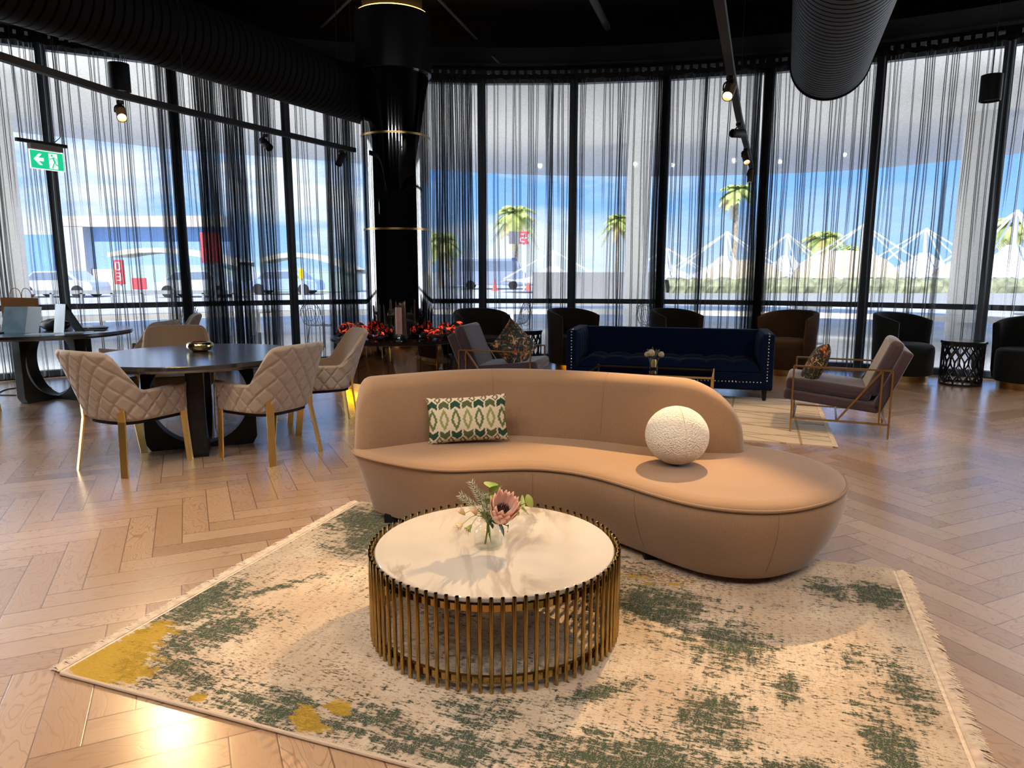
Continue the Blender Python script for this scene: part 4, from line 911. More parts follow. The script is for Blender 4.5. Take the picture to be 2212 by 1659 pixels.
ivory = mat('ivory_petal', (.82, .70, .48), .6)
def rose(c, r, lab):
    t_ = thing('rose', lab, 'flower', (RX, RY, RZ), 0, 'white roses in the short glass'); b = MB(); C = Vector(c)
    for ri, (n, rr, op) in enumerate(((4, .35, .05), (5, .55, .22), (6, .75, .45), (7, .9, .75))):
        for k in range(n):
            a = 2*pi*k/n+ri; rd = Vector((cos(a), sin(a)-.25, 0)); petal(b, C+rd*r*.12-Vector((0, 0, r*.4)), Vector((0, -.25, 1))*(1-.3*op)+rd*op*.8, -rd, r*1.15*(.75+.25*rr), r*1.25, .45, .42, 6, 5)
    obj('petals', b, ivory, t_, smooth=180); b = MB(); b.tube([(c[0]*.3, c[1]*.3, .03), (c[0]*.7, c[1]*.7, .11), tuple(C)], .003, 5); obj('stem', b, stem_m, t_)
rng = random.Random(2)
rose((-.035, -.02, .165), .062, 'large open ivory rose in short glass on glass table'); rose((-.075, .01, .150), .045, 'ivory rose at outer left of short glass'); rose((.075, -.01, .150), .050, 'ivory rose leaning to right of short glass')
t_ = thing('leaf_spray', 'dark leaf spray behind ivory roses in short glass', 'foliage', (RX, RY, RZ)); b = MB()
for k in range(16): a = k*2.4; petal(b, (.0, .03, .12), Vector((cos(a)*.7, .3+.3*sin(a), .8)), (0, -1, .2), rng.uniform(.07, .12), .035, .2, 0)
obj('leaves', b, leaf_d, t_, smooth=180)

# gold framed armchairs: local +Y is the way they face
def make_arm(label, loc, rz):
    t = thing('armchair', label, 'armchair', loc, rz, 'gold framed plum armchairs'); hw = .355; yf, yb = .40, -.40; rt = .0085
    for sx_ in (-1, 1):
        b = MB(); x = sx_*hw
        for a, c in (((x, yf, 0), (x, yf, .61)), ((x, yb, 0), (x, yb, .61)), ((x, yf, .61), (x, yb, .61)), ((x, yf, .13), (x, yb, .13)), ((x, yb+.08, .61), (x, .02, .02+.11)), ((x, yb+.08, .61), (x, yb+.08, .13))): b.bar(a, c, .016, .016, (1, 0, 0))
        obj('side_frame', b, M['gold_dim'], t, smooth=0)
    b = MB()
    for y, z in ((yf-.02, .13), (yb+.02, .13), (.02, .135)): b.bar((-hw, y, z), (hw, y, z), .016, .016)
    obj('cross_bar', b, M['gold_dim'], t, smooth=0)
    Ms = Matrix.Translation((0, .06, .30)) @ Matrix.Rotation(RAD(6), 4, 'X')
    b = MB(); b.box((0, .02, .0), (.66, .80, .09)); b.xf(Ms); obj('seat_base', b, M['plum'], t, smooth=50, bevel=.02)
    b = MB(); b.box((0, .06, .105), (.65, .72, .115)); b.xf(Ms); obj('seat_cushion', b, M['plum'], t, smooth=50, bevel=.04)
    Mb = Matrix.Translation((0, -.27, .30)) @ Matrix.Rotation(RAD(22), 4, 'X')
    b = MB(); b.box((0, -.045, .24), (.66, .09, .58)); b.xf(Mb); obj('back_base', b, M['plum'], t, smooth=50, bevel=.02)
    b = MB(); b.box((0, .055, .32), (.64, .12, .52)); b.xf(Mb); obj('back_cushion', b, M['plum'], t, smooth=50, bevel=.045); return t
ac = make_arm('plum armchair with gold frame standing near end of blush sofa', (3.08, 6.56, .010), face(-.915, .40))
dup(ac, (-.10, 7.90, .010), face(.965, -.26), 'plum armchair with gold frame between fireplace and navy sofa')
m = bpy.data.materials.new('dark_floral_print'); m.use_nodes = True; nt = m.node_tree; bs = nt.nodes['Principled BSDF']; g = NG(nt); tc = nd(nt, 'ShaderNodeTexCoord')
n1 = g.noise(tc.outputs['Object'], 13, 3, .6, 1.5); n2 = g.noise(tc.outputs['Object'], 21, 3, .6, 2.5); n3_ = g.noise(tc.outputs['Object'], 17, 2, .5, 1.0)
mpz = nd(nt, 'ShaderNodeMapping'); mpz.inputs['Location'].default_value = (3, 7, 1); lk(nt, tc.outputs['Object'], mpz.inputs['Vector']); n4 = g.noise(mpz.outputs['Vector'], 15, 2, .5, 1.4)
c_ = g.mix(g.smooth(n2, .53, .57), (.012, .012, .010), (.07, .085, .045)); c_ = g.mix(g.smooth(n1, .58, .61), c_, (.52, .36, .16)); c_ = g.mix(g.smooth(n4, .60, .64), c_, (.38, .06, .035)); c_ = g.mix(g.smooth(n3_, .63, .67), c_, (.60, .24, .05))
lk(nt, c_, bs.inputs['Base Color']); bs.inputs['Roughness'].default_value = .8; M['floral'] = m
for loc, rot, lab in (((2.86, 6.62, .59), (RAD(-24), RAD(8), face(-.915, .40)), 'dark floral cushion on plum armchair near end of blush sofa'), ((.03, 7.72, .66), (RAD(-20), RAD(40), face(.62, -.78)), 'dark floral cushion tipped on its corner in armchair beside fireplace')):
    b = cushion_mesh(.46, .46, .17, 40, 40); o = tag(obj('floral_cushion', b, M['floral'], merge=True, smooth=180), lab, 'cushion', 'dark floral cushions'); o.location = loc
    o.rotation_euler = (Matrix.Rotation(rot[2], 3, 'Z') @ Matrix.Rotation(rot[0]*-1, 3, 'X') @ Matrix.Rotation(rot[1], 3, 'Y')).to_euler()

# tub chairs: local +Y is the open front
def make_tub(label, loc, rz, mt_):
    t = thing('tub_chair', label, 'chair', loc, rz, 'velvet tub chairs along the curtains')
    b = MB(); b.lathe([(.30, 0), (.30, .085)], 48, cap1=True); obj('gold_plinth', b, M['gold_dim'], t, smooth=30)
    P = []; n = 72; top = []
    b = MB(); b.lathe([(.0001, .086), (.335, .086), (.35, .10), (.352, .40), (.345, .455), (.315, .488), (.26, .50), (.0001, .505)], 48); o = obj('seat_drum', b, mt_, t, smooth=60)
    for i in range(n+1):
        a = RAD(-196+212*i/n); e = i/n; h = .90-.10*abs(2*e-1)**2.6; thk = .062*min(1, sqrt(max(.05, 1-max(0, (abs(2*e-1)-.95)/.05)**2)))
        ro, ri = .395+.012, .395-thk; fl = .02
        row = [(ri, .30), (ri+.004, .55), (ri+fl, h-.03)] + [((ro+fl+ri+fl)/2-(ro-ri)/2*cos(pi*k/6), h-.03+.03*sin(pi*k/6)) for k in range(1, 6)] + [(ro+fl, h-.03), (ro+.004, .55), (ro-.006, .20), (ro-.03, .10), (ri, .10)]
        P.append([(r*cos(a), r*sin(a), z) for r, z in row])
    b = MB(); b.grid(P, closev=True); m_ = len(P[0]); b.f += [tuple(range(m_)), tuple(reversed(range(n*m_, (n+1)*m_)))]; obj('curved_back', b, mt_, t, smooth=60); return t
def recolour(r, mt_):
    for c in r.children:
        if c.name.startswith(('seat_drum', 'curved_back')): c.data = c.data.copy(); c.data.materials[0] = mt_
tc0 = make_tub('mustard velvet tub chair peeping out beside navy sofa arm', (3.93, 10.14, 0), face(-.80, -.55), M['mustard'])
for x, y, dx, dy, mt_, lab in ((5.33, 9.55, .50, -.80, M['green_velvet'], 'black green velvet tub chair next to black lattice table by curtains'), (6.50, 8.86, -.88, -.35, M['green_velvet'], 'dark green velvet tub chair cut off at picture edge'),
                               (.95, 10.62, .62, -.70, M['brown_velvet'], 'brown velvet tub chair behind navy sofa arm nearest fireplace'), (-.44, 10.5, .45, -.85, M['brown_velvet'], 'brown velvet tub chair directly behind plum armchair and fireplace'), (2.47, 10.5, .55, -.8, M['brown_velvet'], 'brown velvet tub chair hidden behind middle of navy sofa')):
    r = dup(tc0, (x, y, 0), face(dx, dy), lab); recolour(r, mt_)

# lattice side tables
def make_lat(label, loc):
    t = thing('side_table', label, 'side table', loc, 0, 'black lattice side tables'); R_ = .245; lac = mat('black_lacquer', (.014, .015, .018), .22)
    b = MB(); b.lathe([(.0001, .535), (.255, .535), (.262, .542), (.262, .565), (.256, .572), (.0001, .572)], 56); obj('table_top', b, lac, t, smooth=30)
    b = MB()
    for z in (.012, .52): b.lathe([(R_-.014, z-.012), (R_+.006, z-.012), (R_+.006, z+.015), (R_-.014, z+.015), (R_-.014, z-.012)], 56)
    obj('rim', b, lac, t, smooth=30)
    b = MB(); N = 14
    for k in range(N):
        for sg in (-1, 1):
            G = []
            for i in range(25):
                v = i/24; a = 2*pi*k/N+sg*(pi/N)*1.05*cos(v*2*pi)*.98; z = .02+v*.50; wdt = .010/R_
                G.append([((R_+d)*cos(a+w), (R_+d)*sin(a+w), z) for w, d in ((-wdt, -.012), (wdt, -.012), (wdt, .002), (-wdt, .002))])
            b.grid(G, closev=True)
    obj('lattice', b, lac, t, smooth=30); return t
l1 = make_lat('black lattice drum side table between two green tub chairs', (5.86, 9.15, 0))
l2 = dup(l1, (.235, 10.78, 0), 0, 'black lattice drum side table behind plum armchair, before curtains')
l2.scale = (.88, .88, 1.0)

# ---------------------------------------------------------------- ceiling services
def duct(name, label, bottom_end, dirxy, D, L, mt_, pitch=.088, rib=True):
    """round spiral duct; bottom_end is the lowest point of its far rim, it runs back from there"""
    d = Vector((dirxy[0], dirxy[1], 0)).normalized(); R_ = D/2; e = Vector(bottom_end)+Vector((0, 0, R_))
    t = thing(name, label, 'duct', tuple(e)); x = Vector((d.y, -d.x, 0)); prof = []; s = 0
    while s < L:
        prof += [(s, R_), (s+pitch*.76, R_), (s+pitch*.79, R_-.035), (s+pitch*.97, R_-.035)] if rib else [(s, R_)]; s += pitch
    n = 56; G = [[-d*sv+(x*cos(2*pi*k/n)+Vector((0, 0, 1))*sin(2*pi*k/n))*r for k in range(n)] for sv, r in prof]
    b = MB(); b.grid(G, closev=True); obj('spiral_shell', b, mt_, t, smooth=25)
    b = MB(); b.grid([[(x*cos(2*pi*k/n)+Vector((0, 0, 1))*sin(2*pi*k/n))*r+d*o_ for k in range(n)] for r, o_ in ((R_-.02, -.03), (R_-.01, .004), (R_+.012, .004), (R_+.012, -.03))], closev=True); obj('rim', b, M['duct_black'], t, smooth=30)
    for sv in (1.2, 3.6):
        b = MB(); b.cyl(tuple(-d*sv+Vector((0, 0, R_))), tuple(-d*sv+Vector((0, 0, 4.95-e.z))), .006, 6); obj('hanger', b, M['black'], t)
    return t
duct('spiral_duct', 'grey ribbed spiral air duct hanging above window wall at right', (3.20, 7.55, 3.185), (sin(RAD(20.9)), cos(RAD(20.9))), .74, 6.2, M['duct'])
duct('spiral_duct', 'large black air duct running overhead towards mirrored column', (-1.62, 10.3, 3.35), (.436, .90), .66, 8.5, M['duct_black'])
lens_m = emis('warm_lens', (1.0, .62, .22), 14)
def track(pts, label, name='light_track'):
    t = thing(name, label, 'track light', (0, 0, 0)); b = MB()
    for a, c in zip(pts, pts[1:]): b.bar(a, c, .055, .05)
    obj('rail', b, M['black'], t, smooth=0)
    for k in (0, len(pts)//2, len(pts)-1):
        b = MB(); p = Vector(pts[k]); b.cyl(tuple(p), (p.x, p.y, 4.95), .0035, 6); obj('suspension_wire', b, M['black'], t)
    return t
def spot(p, aim, label, power=0, lit=True, size=55):
    t = thing('track_spotlight', label, 'spotlight', tuple(p), 0, 'spotlights hanging on the tracks'); d = (Vector(aim)-Vector(p)).normalized(); c = Vector((0, 0, -.12))
    b = MB(); b.cyl((0, 0, -.025), (0, 0, -.05), .028, 16); b.tube(catmull([(0, 0, -.05), tuple(Vector((0, 0, -.075))+d.cross(Vector((0, 0, 1))).normalized()*.04), tuple(c+d.cross(Vector((0, 0, 1))).normalized()*.045)], 8), .006, 6); obj('bracket', b, M['black'], t)
    b = MB(); x = d.orthogonal().normalized(); y = d.cross(x); n = 24
    G = [[c+d*s+(x*cos(2*pi*k/n)+y*sin(2*pi*k/n))*r for k in range(n)] for s, r in ((-.075, .001), (-.075, .037), (-.07, .040), (.085, .040), (.085, .034), (.055, .030))]
    b.grid(G, closev=True); lb = obj('lamp_body', b, M['bronze_body'] if lit else M['black'], t, smooth=35)
    b = MB(); b.grid([[c+d*.058+(x*cos(2*pi*k/n)+y*sin(2*pi*k/n))*r for k in range(n)] for r in (.031, .0001)], closev=True); obj('lens', b, lens_m if lit else M['black'], lb)
    if power: light('track_spotlight_lamp', 'SPOT', tuple(Vector(p)+c+d*.10), power, WARM, target=aim, spot_size=RAD(size), spot_blend=.5, shadow_soft_size=.018)
M['bronze_body'] = mat('bronze_lamp_body', (.10, .07, .045), .4, .5)
tl = [(-3.90, 3.4, 2.9), (-3.434, 5.043, 2.9), (-3.217, 6.111, 2.9), (-2.955, 6.718, 2.9), (-2.534, 7.586, 2.9), (-1.90, 8.88, 2.9)]
track(tl, 'long black lighting track crossing window wall to mirrored column')
spot((-3.217, 6.111, 2.88), (-1.4, 3.2, .3), 'lit bronze track spotlight hanging under cylinder pendant', 110)
spot((-2.534, 7.586, 2.88), (-1.4, 6.6, 1.9), 'black unlit spotlight midway along longer track', 0, False)
spot((-2.0, 8.60, 2.88), (-2.5, 8.0, 1.6), 'small black unlit spotlight next to mirrored column', 0, False)
tr = [(.95, 3.6, 2.9), (1.561, 5.357, 2.9), (2.15, 7.02, 2.9), (2.689, 8.47, 2.9), (3.36, 10.3, 2.9)]
track(tr, 'black lighting track beside grey ribbed duct')
spot((1.561, 5.357, 2.88), (.20, 2.75, .3), 'largest lit track spotlight on track beside ribbed duct', 470, True, 46)
spot((2.15, 7.02, 2.88), (1.2, 6.4, 2.8), 'black spotlight lying level on track beside ribbed duct', 0, False)
spot((2.689, 8.47, 2.88), (2.75, 6.5, .4), 'lit spotlight third along track beside ribbed duct', 60)
spot((3.30, 10.15, 2.88), (3.3, 10.0, .4), 'smallest lit spotlight at far end of track beside duct', 40)
def pendant(x, y, z0, z1, label):
    t = thing('cylinder_pendant', label, 'pendant lamp', (x, y, z0), 0, 'black cylinder pendants'); r = .09
    b = MB(); b.lathe([(r-.012, .02), (r-.006, 0), (r, .004), (r, z1-z0), (.0001, z1-z0)], 40); sh_ = obj('shade', b, M['black'], t, smooth=35)
    b = MB(); b.lathe([(r-.012, .018), (.0001, .018)], 32); obj('diffuser', b, M['frame'], sh_)
    b = MB(); b.cyl((0, 0, z1-z0), (0, 0, 4.95-z0), .004, 6); obj('cord', b, M['black'], t)
pendant(-3.67, 7.0, 3.13, 3.38, 'black cylinder pendant behind track above exit sign')
pendant(4.49, 7.0, 3.045, 3.28, 'black cylinder pendant hanging alone before curtain on duct side')
# exit sign
EZ = 2.585
ex = thing('exit_sign', 'green illuminated exit sign with white arrow and running figure', 'sign', (-4.345, 6.82, EZ), atan2(.375, .173))
M['sgreen'] = mat('sign_green', (.0, .42, .20), .5, emit=(0, .50, .22), es=.75); M['swhite'] = mat('sign_white', (.8, .85, .82), .5, emit=(.80, .88, .84), es=.85)
b = MB(); b.box((0, 0, .055), (.46, .035, .03)); obj('hanging_bar', b, M['black'], ex, smooth=0)
b = MB(); b.box((.03, 0, .018), (.30, .05, .05)); obj('housing', b, mat('sign_housing', (.11, .095, .075), .6), ex, smooth=0)
b = MB(); b.box((.03, 0, -.098), (.315, .010, .172)); obj('white_edge', b, M['swhite'], ex, smooth=0)
b = MB(); b.box((.03, -.004, -.098), (.303, .006, .158)); gp = obj('green_plate', b, M['sgreen'], ex, smooth=0)
yv = -.0085
b = MB(); ar = [(-.095, -.095), (-.045, -.045), (-.018, -.045), (-.052, -.080), (-.004, -.080), (-.004, -.110), (-.052, -.110), (-.018, -.145), (-.045, -.145)]
b.add([(x, yv, z) for x, z in ar], [tuple(range(9))]); obj('arrow', b, M['swhite'], gp, smooth=0)
b = MB(); b.add([(.045, yv, -.030), (.125, yv, -.030), (.125, yv, -.168), (.045, yv, -.168)], [(0, 1, 2, 3)]); obj('door_symbol', b, M['swhite'], gp, smooth=0)
b = MB(); y2 = yv-.002
b.add([(.074+.010*cos(k*pi/8), y2, -.048+.010*sin(k*pi/8)) for k in range(16)], [tuple(range(16))])
for pts, w in (([(.082, -.064), (.098, -.105)], .018), ([(.080, -.068), (.062, -.080), (.045, -.080)], .008), ([(.086, -.066), (.108, -.072), (.118, -.092)], .008), ([(.097, -.103), (.084, -.130), (.070, -.160)], .011), ([(.098, -.104), (.108, -.130), (.135, -.132)], .011), ([(.070, -.158), (.082, -.164)], .009)):
    for (xa, za), (xb, zb) in zip(pts, pts[1:]):
        d = Vector((xb-xa, zb-za)).normalized(); nn = Vector((-d.y, d.x))*w/2; b.add([(xa+nn.x, y2, za+nn.y), (xb+nn.x, y2, zb+nn.y), (xb-nn.x, y2, zb-nn.y), (xa-nn.x, y2, za-nn.y)], [(0, 1, 2, 3)])
obj('running_figure', b, M['sgreen'], gp, smooth=0)
for x in (-.19, .20): b = MB(); b.cyl((x, 0, .06), (x, 0, 4.95-EZ), .003, 6); obj('suspension_wire', b, M['black'], ex)
b = MB(); b.tube(catmull([(.11, 0, .07), (.155, 0, .10), (.178, 0, .16), (.18, 0, .35), (.185, 0, 4.95-EZ)], 30), .0035, 6); obj('power_lead', b, M['black'], ex)
cnd = mat('conduit_grey', (.03, .028, .028), .6)
for a, c, lab in (((-3.40, 11.2, 4.50), (-1.98, 9.6, 4.90), 'thin conduit on black ceiling running to column'), ((-.98, 9.6, 4.90), (-.20, 11.2, 4.53), 'thin conduit on black ceiling leaving column towards window wall'), ((.70, 8.6, 4.88), (1.35, 10.6, 4.80), 'short thick pipe on black ceiling beyond column')):
    b = MB(); b.cyl(a, c, .018 if 'thin' in lab else .05, 10); tag(obj('ceiling_conduit', b, cnd), lab, 'pipe', 'ceiling pipes')

# ---------------------------------------------------------------- outside; palm, hedge, vehicle, sign and cladding colours paled to imitate curtain haze
M['conc'] = mat('pale_concrete', (.56, .56, .55), .9, noise_s=.6, noise_a=.12); M['soffit'] = mat('white_soffit', (.86, .85, .82), .8)
b = MB(); i_ = arc(11.96, -75, 75, 60); o_ = arc(260, -75, 75, 60); b.grid([[(x, y, -.03) for x, y in i_], [(x*.2+o_[k][0]*.07, y*.2+o_[k][1]*.07, -.03) for k, (x, y) in enumerate(i_)], [(x, y, -.03) for x, y in o_]])
tag(obj('ground', b, M['conc']), kind='structure')
so = [(-30, 7), (-17.5, 12.2), (-13.5, 14.6), (-11.13, 16.53), (-9.98, 17.57), (-8.45, 19.05), (-6.44, 20.2), (-4.37, 21.4), (-1.56, 23.2), (1.44, 24.1), (4, 24.3), (6.02, 24.18), (8.85, 23.6), (11.18, 22.3), (12.66, 20.64), (13.9, 18.9), (16, 15.5), (22, 9), (30, 5)]
so = [p.to_2d() for p in catmull([(x, y, 0) for x, y in so], 60)]; si = arc(12.02, -76, 76, 59)
b = MB(); b.grid([[(x, y, 4.62) for x, y in si], [(p.x, p.y, 4.50) for p in so], [(p.x, p.y, 5.0) for p in so], [(x, y, 5.0) for x, y in si]]); tag(obj('trim_3', b, M['soffit'], smooth=20), kind='structure', label='pale soffit of the canopy outside the windows')
for k, (x, y, r) in enumerate(((3.17, 18.3, .30), (9.52, 14.9, .36), (-10.35, 14.7, .36))):
    b = MB(); b.cyl((x, y, -.03), (x, y, 4.6), r, 40); tag(obj('outdoor_column', b, M['soffit']), ['pale round column outside behind curtain over middle of navy sofa', 'pale round column outside near cylinder pendant hanging alone', 'pale round column outside beyond table with paper bag'][k], 'column', 'canopy columns outside')
# palms
frond_m = mat('palm_frond', (.60, .68, .22), .6, noise_s=2, noise_a=.3); frond_y = mat('palm_frond_dry', (.75, .62, .25), .7); trunk_m = mat('palm_trunk', (.42, .34, .24), .9, noise_s=6, noise_a=.3)
def palm(x, y, h, R_, n, seed, lab):
    rng = random.Random(seed); t = thing('palm_tree', lab, 'palm', (x, y, 0), 0, 'palms outside'); b = MB(); b.tube([(0, 0, -.03), (.05, 0, h*.5), (0, 0, h)], [.20, .15, .16], 10); obj('trunk', b, trunk_m, t)
    for mt_, cnt, dr, nm in ((frond_m, n, 0, 'frond_crown'), (frond_y, n//4, .8, 'dry_fronds')):
        b = MB()
        for k in range(cnt):
            a = rng.uniform(0, 2*pi); el = rng.uniform(-.3, 1.45)-dr; L_ = R_*rng.uniform(.8, 1.1); hd = Vector((cos(a), sin(a), 0)); pts = []
            for i in range(8):
                s = i/7; pts.append(Vector((0, 0, h))+hd*L_*s*cos(el*(1-s*.3))+Vector((0, 0, L_*(s*sin(el)-.75*s*s))))
            side = Vector((-hd.y, hd.x, 0))
            for i in range(1, 7):
                for q in range(3):
                    p = pts[i].lerp(pts[i+1], q/3); d = (pts[i+1]-pts[i]).normalized(); l = L_*.30*sin(pi*(.15+.8*(i+q/3)/7.5))
                    for sg in (-1, 1):
                        tip = p+side*sg*l+d*l*.7-Vector((0, 0, l*.55)); w = d*.055; b.add([p-w, p+w, tip], [(0, 1, 2)])
        obj(nm, b, mt_, t, smooth=0)
palm(.35, 60, 5.9, 2.1, 46, 1, 'bright green palm outside above red and grey number sign')
palm(-5.5, 55, 3.6, 1.8, 46, 2, 'green palm outside seen through gathered curtain beside column')
palm(13.85, 45, 6.2, 1.2, 34, 3, 'tall yellow green palm outside under canopy edge by track end')
palm(8.75, 60, 5.4, 1.5, 34, 4, 'palm outside half hidden by curtain fold behind navy sofa')
palm(25.8, 60, 3.9, 2.0, 40, 5, 'low palm outside behind white tent masts')
palm(31.0, 45, 4.1, 1.5, 40, 6, 'palm outside beyond last mullion near picture edge')
palm(26.8, 57, 2.9, 1.2, 26, 7, 'smallest palm outside low among white tent ropes')
# tents
memb = mat('white_membrane', (.88, .88, .90), .7); memb_b = mat('sand_membrane', (.78, .66, .46), .8)
def tent(x, y, h, w, lab, mt_=None):
    t = thing('tensile_tent', lab, 'tent', (x, y, 0), 0, 'white masted tents outside'); b = MB(); b.cyl((0, 0, -.03), (0, 0, h), .16, 12, .10); obj('mast', b, M['steel_white'], t)
    b = MB(); n = 12; top = h*.42; P = []
    for i in range(9):
        s = i/8; r = .3+(w-.3)*s; P.append([(r*cos(2*pi*k/n), r*.6*sin(2*pi*k/n), (1-s)**2.2*(h*.62-top*.55)+top*.55+.18*(k % 2)*s) for k in range(n)])
    b.grid(P, closev=True); obj('membrane', b, mt_ or memb, t, smooth=180)
    b = MB()
    for k in range(6):
        a = 2*pi*(k+.5)/6; b.cyl((0, 0, h-.05), (w*1.05*cos(a), w*.6*sin(a), top*.75), .05, 5)
    obj('stay_cables', b, M['steel_white'], t)
tent(2.57, 45, 2.6, 3.4, 'white tent outside nearest red and grey number sign'); tent(11.9, 40, 3.5, 3.6, 'white masted tent outside left of gathered curtain by mustard tub chair'); tent(10.6, 49.2, 2.85, 3.5, 'smaller white masted tent outside behind middle of navy sofa'); tent(18.3, 48, 3.75, 3.4, 'white masted tent outside above mustard tub chair')
tent(19.4, 40, 3.9, 4.0, 'largest white masted tent outside beside mullion over plum armchair'); tent(25.2, 44, 3.9, 4.2, 'white masted tent outside above black green tub chair'); tent(22.9, 32.95, 4.1, 3.5, 'white tent with ropes outside near picture edge')
for x, y, r, h, lab in ((16.05, 34.5, 2.6, 1.55, 'sand coloured domed shade outside between tent masts'), (11.2, 34.5, 2.0, 1.1, 'small sand coloured domed shade outside behind hedge'), (24.2, 36.9, 2.6, 1.35, 'sand coloured domed shade outside near picture edge')):
    b = MB(); b.lathe([(r*cos(pi/2*i/8), h*sin(pi/2*i/8)) for i in range(8)]+[(.001, h)], 32); o = tag(obj('domed_shade', b, memb_b), lab, 'shade', 'sand coloured shades outside'); o.location = (x, y, .8); o.scale = (1, .5, 1)
    b = MB(); [b.cyl((r*.8*cos(q), r*.8*sin(q), -.83), (r*.8*cos(q), r*.8*sin(q), .1), .06, 8) for q in (.6, 2.5, 3.8, 5.6)]; obj('posts', b, M['steel_white'], o)
# hedge and planters
hm = mat('hedge_leaf', (.34, .36, .22), .8, noise_s=3, noise_a=.5)
b = MB(); P = []; rng = random.Random(4); n = 150
for i in range(n+1):
    x = 6.5+19*i/n; P.append([(x, 29.6+rng.uniform(-.08, .08), .473), (x, 29.55+rng.uniform(-.1, .1), .75), (x, 29.7, 1.02+rng.uniform(-.07, .09)), (x, 30.4, 1.05+rng.uniform(-.07, .09)), (x, 30.5, .473)])
b.grid(P); tag(obj('hedge', b, hm, smooth=0), 'long clipped green hedge outside behind low grey planter wall', 'hedge')
b = MB(); b.box((16, 30, .22), (19.4, 1.2, .50)); tag(obj('planter_wall', b, mat('grey_wall', (.36, .39, .42), .9), smooth=0, bevel=.02), 'low grey planter wall under long hedge outside', 'wall')
b = MB(); b.box((3.55, 30.2, .65), (5.3, 1.2, 1.36)); tag(obj('planter_box', b, mat('dark_grey_wall', (.34, .34, .34), .9), smooth=0, bevel=.02), 'dark grey boxy wall outside behind lattice table and navy sofa arm', 'wall')
b = MB(); pa = arc(17.2, -50, 50, 60); b.grid([[(x, y, .40) for x, y in pa], [(x, y, .52) for x, y in pa], [(x*1.02, y*1.02, .52) for x, y in pa], [(x*1.02, y*1.02, .40) for x, y in pa]], closev=False)
for k in range(0, 61, 6): b.box((pa[k][0]*1.01, pa[k][1]*1.01, .185), (.08, .08, .43))
tag(obj('patio_rail', b, M['white'], smooth=0), 'low white rail on posts outside along terrace', 'rail')
# buildings on the left
bl = thing('low_building', 'pale building with blue glass front outside beyond far table', 'building', (-26, 52, 0))
for nm, c, d, mt_ in (('roof_beam', (0, 0, 4.75), (11.4, 2, .75), mat('beige_render', (.66, .60, .54), .9)), ('pillar', (-5.0, 0, 2.2), (1.5, 2, 4.4), mat('grey_render', (.55, .55, .56), .9)), ('blue_front', (.9, .5, 2.9), (10.2, 1, 3.0), mat('blue_cladding', (.30, .48, .82), .5)), ('base_wall', (.9, .3, .7), (10.2, 1.4, 1.45), mat('pale_base', (.70, .66, .62), .9))):
    b = MB(); b.box(c, d); obj(nm, b, mt_, bl, smooth=0)
b = MB(); b.box((-36.2, 52, 1.9), (8, 3, 3.8)); tag(obj('blue_shed', b, mat('blue_shed', (.20, .40, .78), .6), smooth=0), 'deep blue shed outside beyond paper bag and outdoor column', 'building')
for x0, x1, y, z0, z1, lab in ((-25.3, -17.2, 45, 1.7, 2.75, 'pale arched canopy roof outside seen over far table'), (-15.8, -9.8, 45, 1.2, 2.45, 'pale arched canopy roof outside seen over gold bowl table')):
    b = MB(); P = []; n = 24
    for i in range(n+1):
        u = i/n; z = z0+(z1-z0)*sin(pi*(.25+.7*u)); P.append([(x0+(x1-x0)*u, y, z), (x0+(x1-x0)*u, y+3, z), (x0+(x1-x0)*u, y+3, z-.28), (x0+(x1-x0)*u, y, z-.28)])
    b.grid(P, closev=True); o = tag(obj('arched_canopy', b, mat('cream_canopy', (.80, .74, .62), .8) if 'cream_canopy' not in bpy.data.materials else bpy.data.materials['cream_canopy'], smooth=40), lab, 'canopy', 'arched canopies outside')
    b = MB(); b.box(((x0+x1)/2, y+1.6, z0*.5), (x1-x0-.4, 2.4, z0*.98)); obj('glazed_front', b, mat('mint_glass', (.45, .62, .62), .3) if 'mint_glass' not in bpy.data.materials else bpy.data.materials['mint_glass'], o, smooth=0)
# signs
red = mat('sign_red', (.82, .10, .12), .5); yel = mat('sign_yellow', (.95, .62, .0), .5); grey = mat('sign_grey', (.22, .22, .24), .6)
def glyph(b, ch, x, z, s, y):
    seg = {'a': ((0, 1), (1, 1)), 'b': ((1, 1), (1, .5)), 'c': ((1, .5), (1, 0)), 'd': ((0, 0), (1, 0)), 'e': ((0, .5), (0, 0)), 'f': ((0, 1), (0, .5)), 'g': ((0, .5), (1, .5))}
    for k in {'0': 'abcdef', '2': 'abged', '3': 'abgcd', '4': 'fgbc', '6': 'afgedc', '8': 'abcdefg'}[ch]:
        (xa, za), (xb, zb) = seg[k]; b.bar((x+xa*s*.55, y, z+za*s), (x+xb*s*.55, y, z+zb*s), s*.16, .02, (0, 1, 0))
def sign(x, y, z0, z1, w, lab, glyphs=(), mt_=None, extra=None):
    t = thing('street_sign', lab, 'sign', (x, y, 0), 0, 'signs standing outside'); b = MB(); b.box((0, 0, (z0+z1)/2), (w, .12, z1-z0)); pn = obj('panel', b, mt_ or red, t, smooth=0, bevel=.03)
    b = MB(); b.cyl((0, .1, -.03), (0, .1, z0+.1), .06, 8); obj('post', b, M['steel_white'], t)
    if extra: b = MB(); b.box((extra[0], 0, (z0+z1)/2), (extra[1], .12, z1-z0)); obj('grey_panel', b, grey, t, smooth=0)
    if glyphs:
        b = MB(); [glyph(b, *g_, -.075) for g_ in glyphs]; obj('digits', b, M['white'], pn, smooth=0)
sign(.83, 50, 3.15, 4.0, .62, 'red and grey sign with white number outside below bright green palm', (('2', -.24, 3.3, .5), ('4', .02, 3.3, .5)), None, (-.68, .72))
sign(-21.9, 40, .60, 1.95, .56, 'tall red sign with white characters outside over far table', (('0', -.14, 1.40, .4), ('3', -.14, .82, .4)))
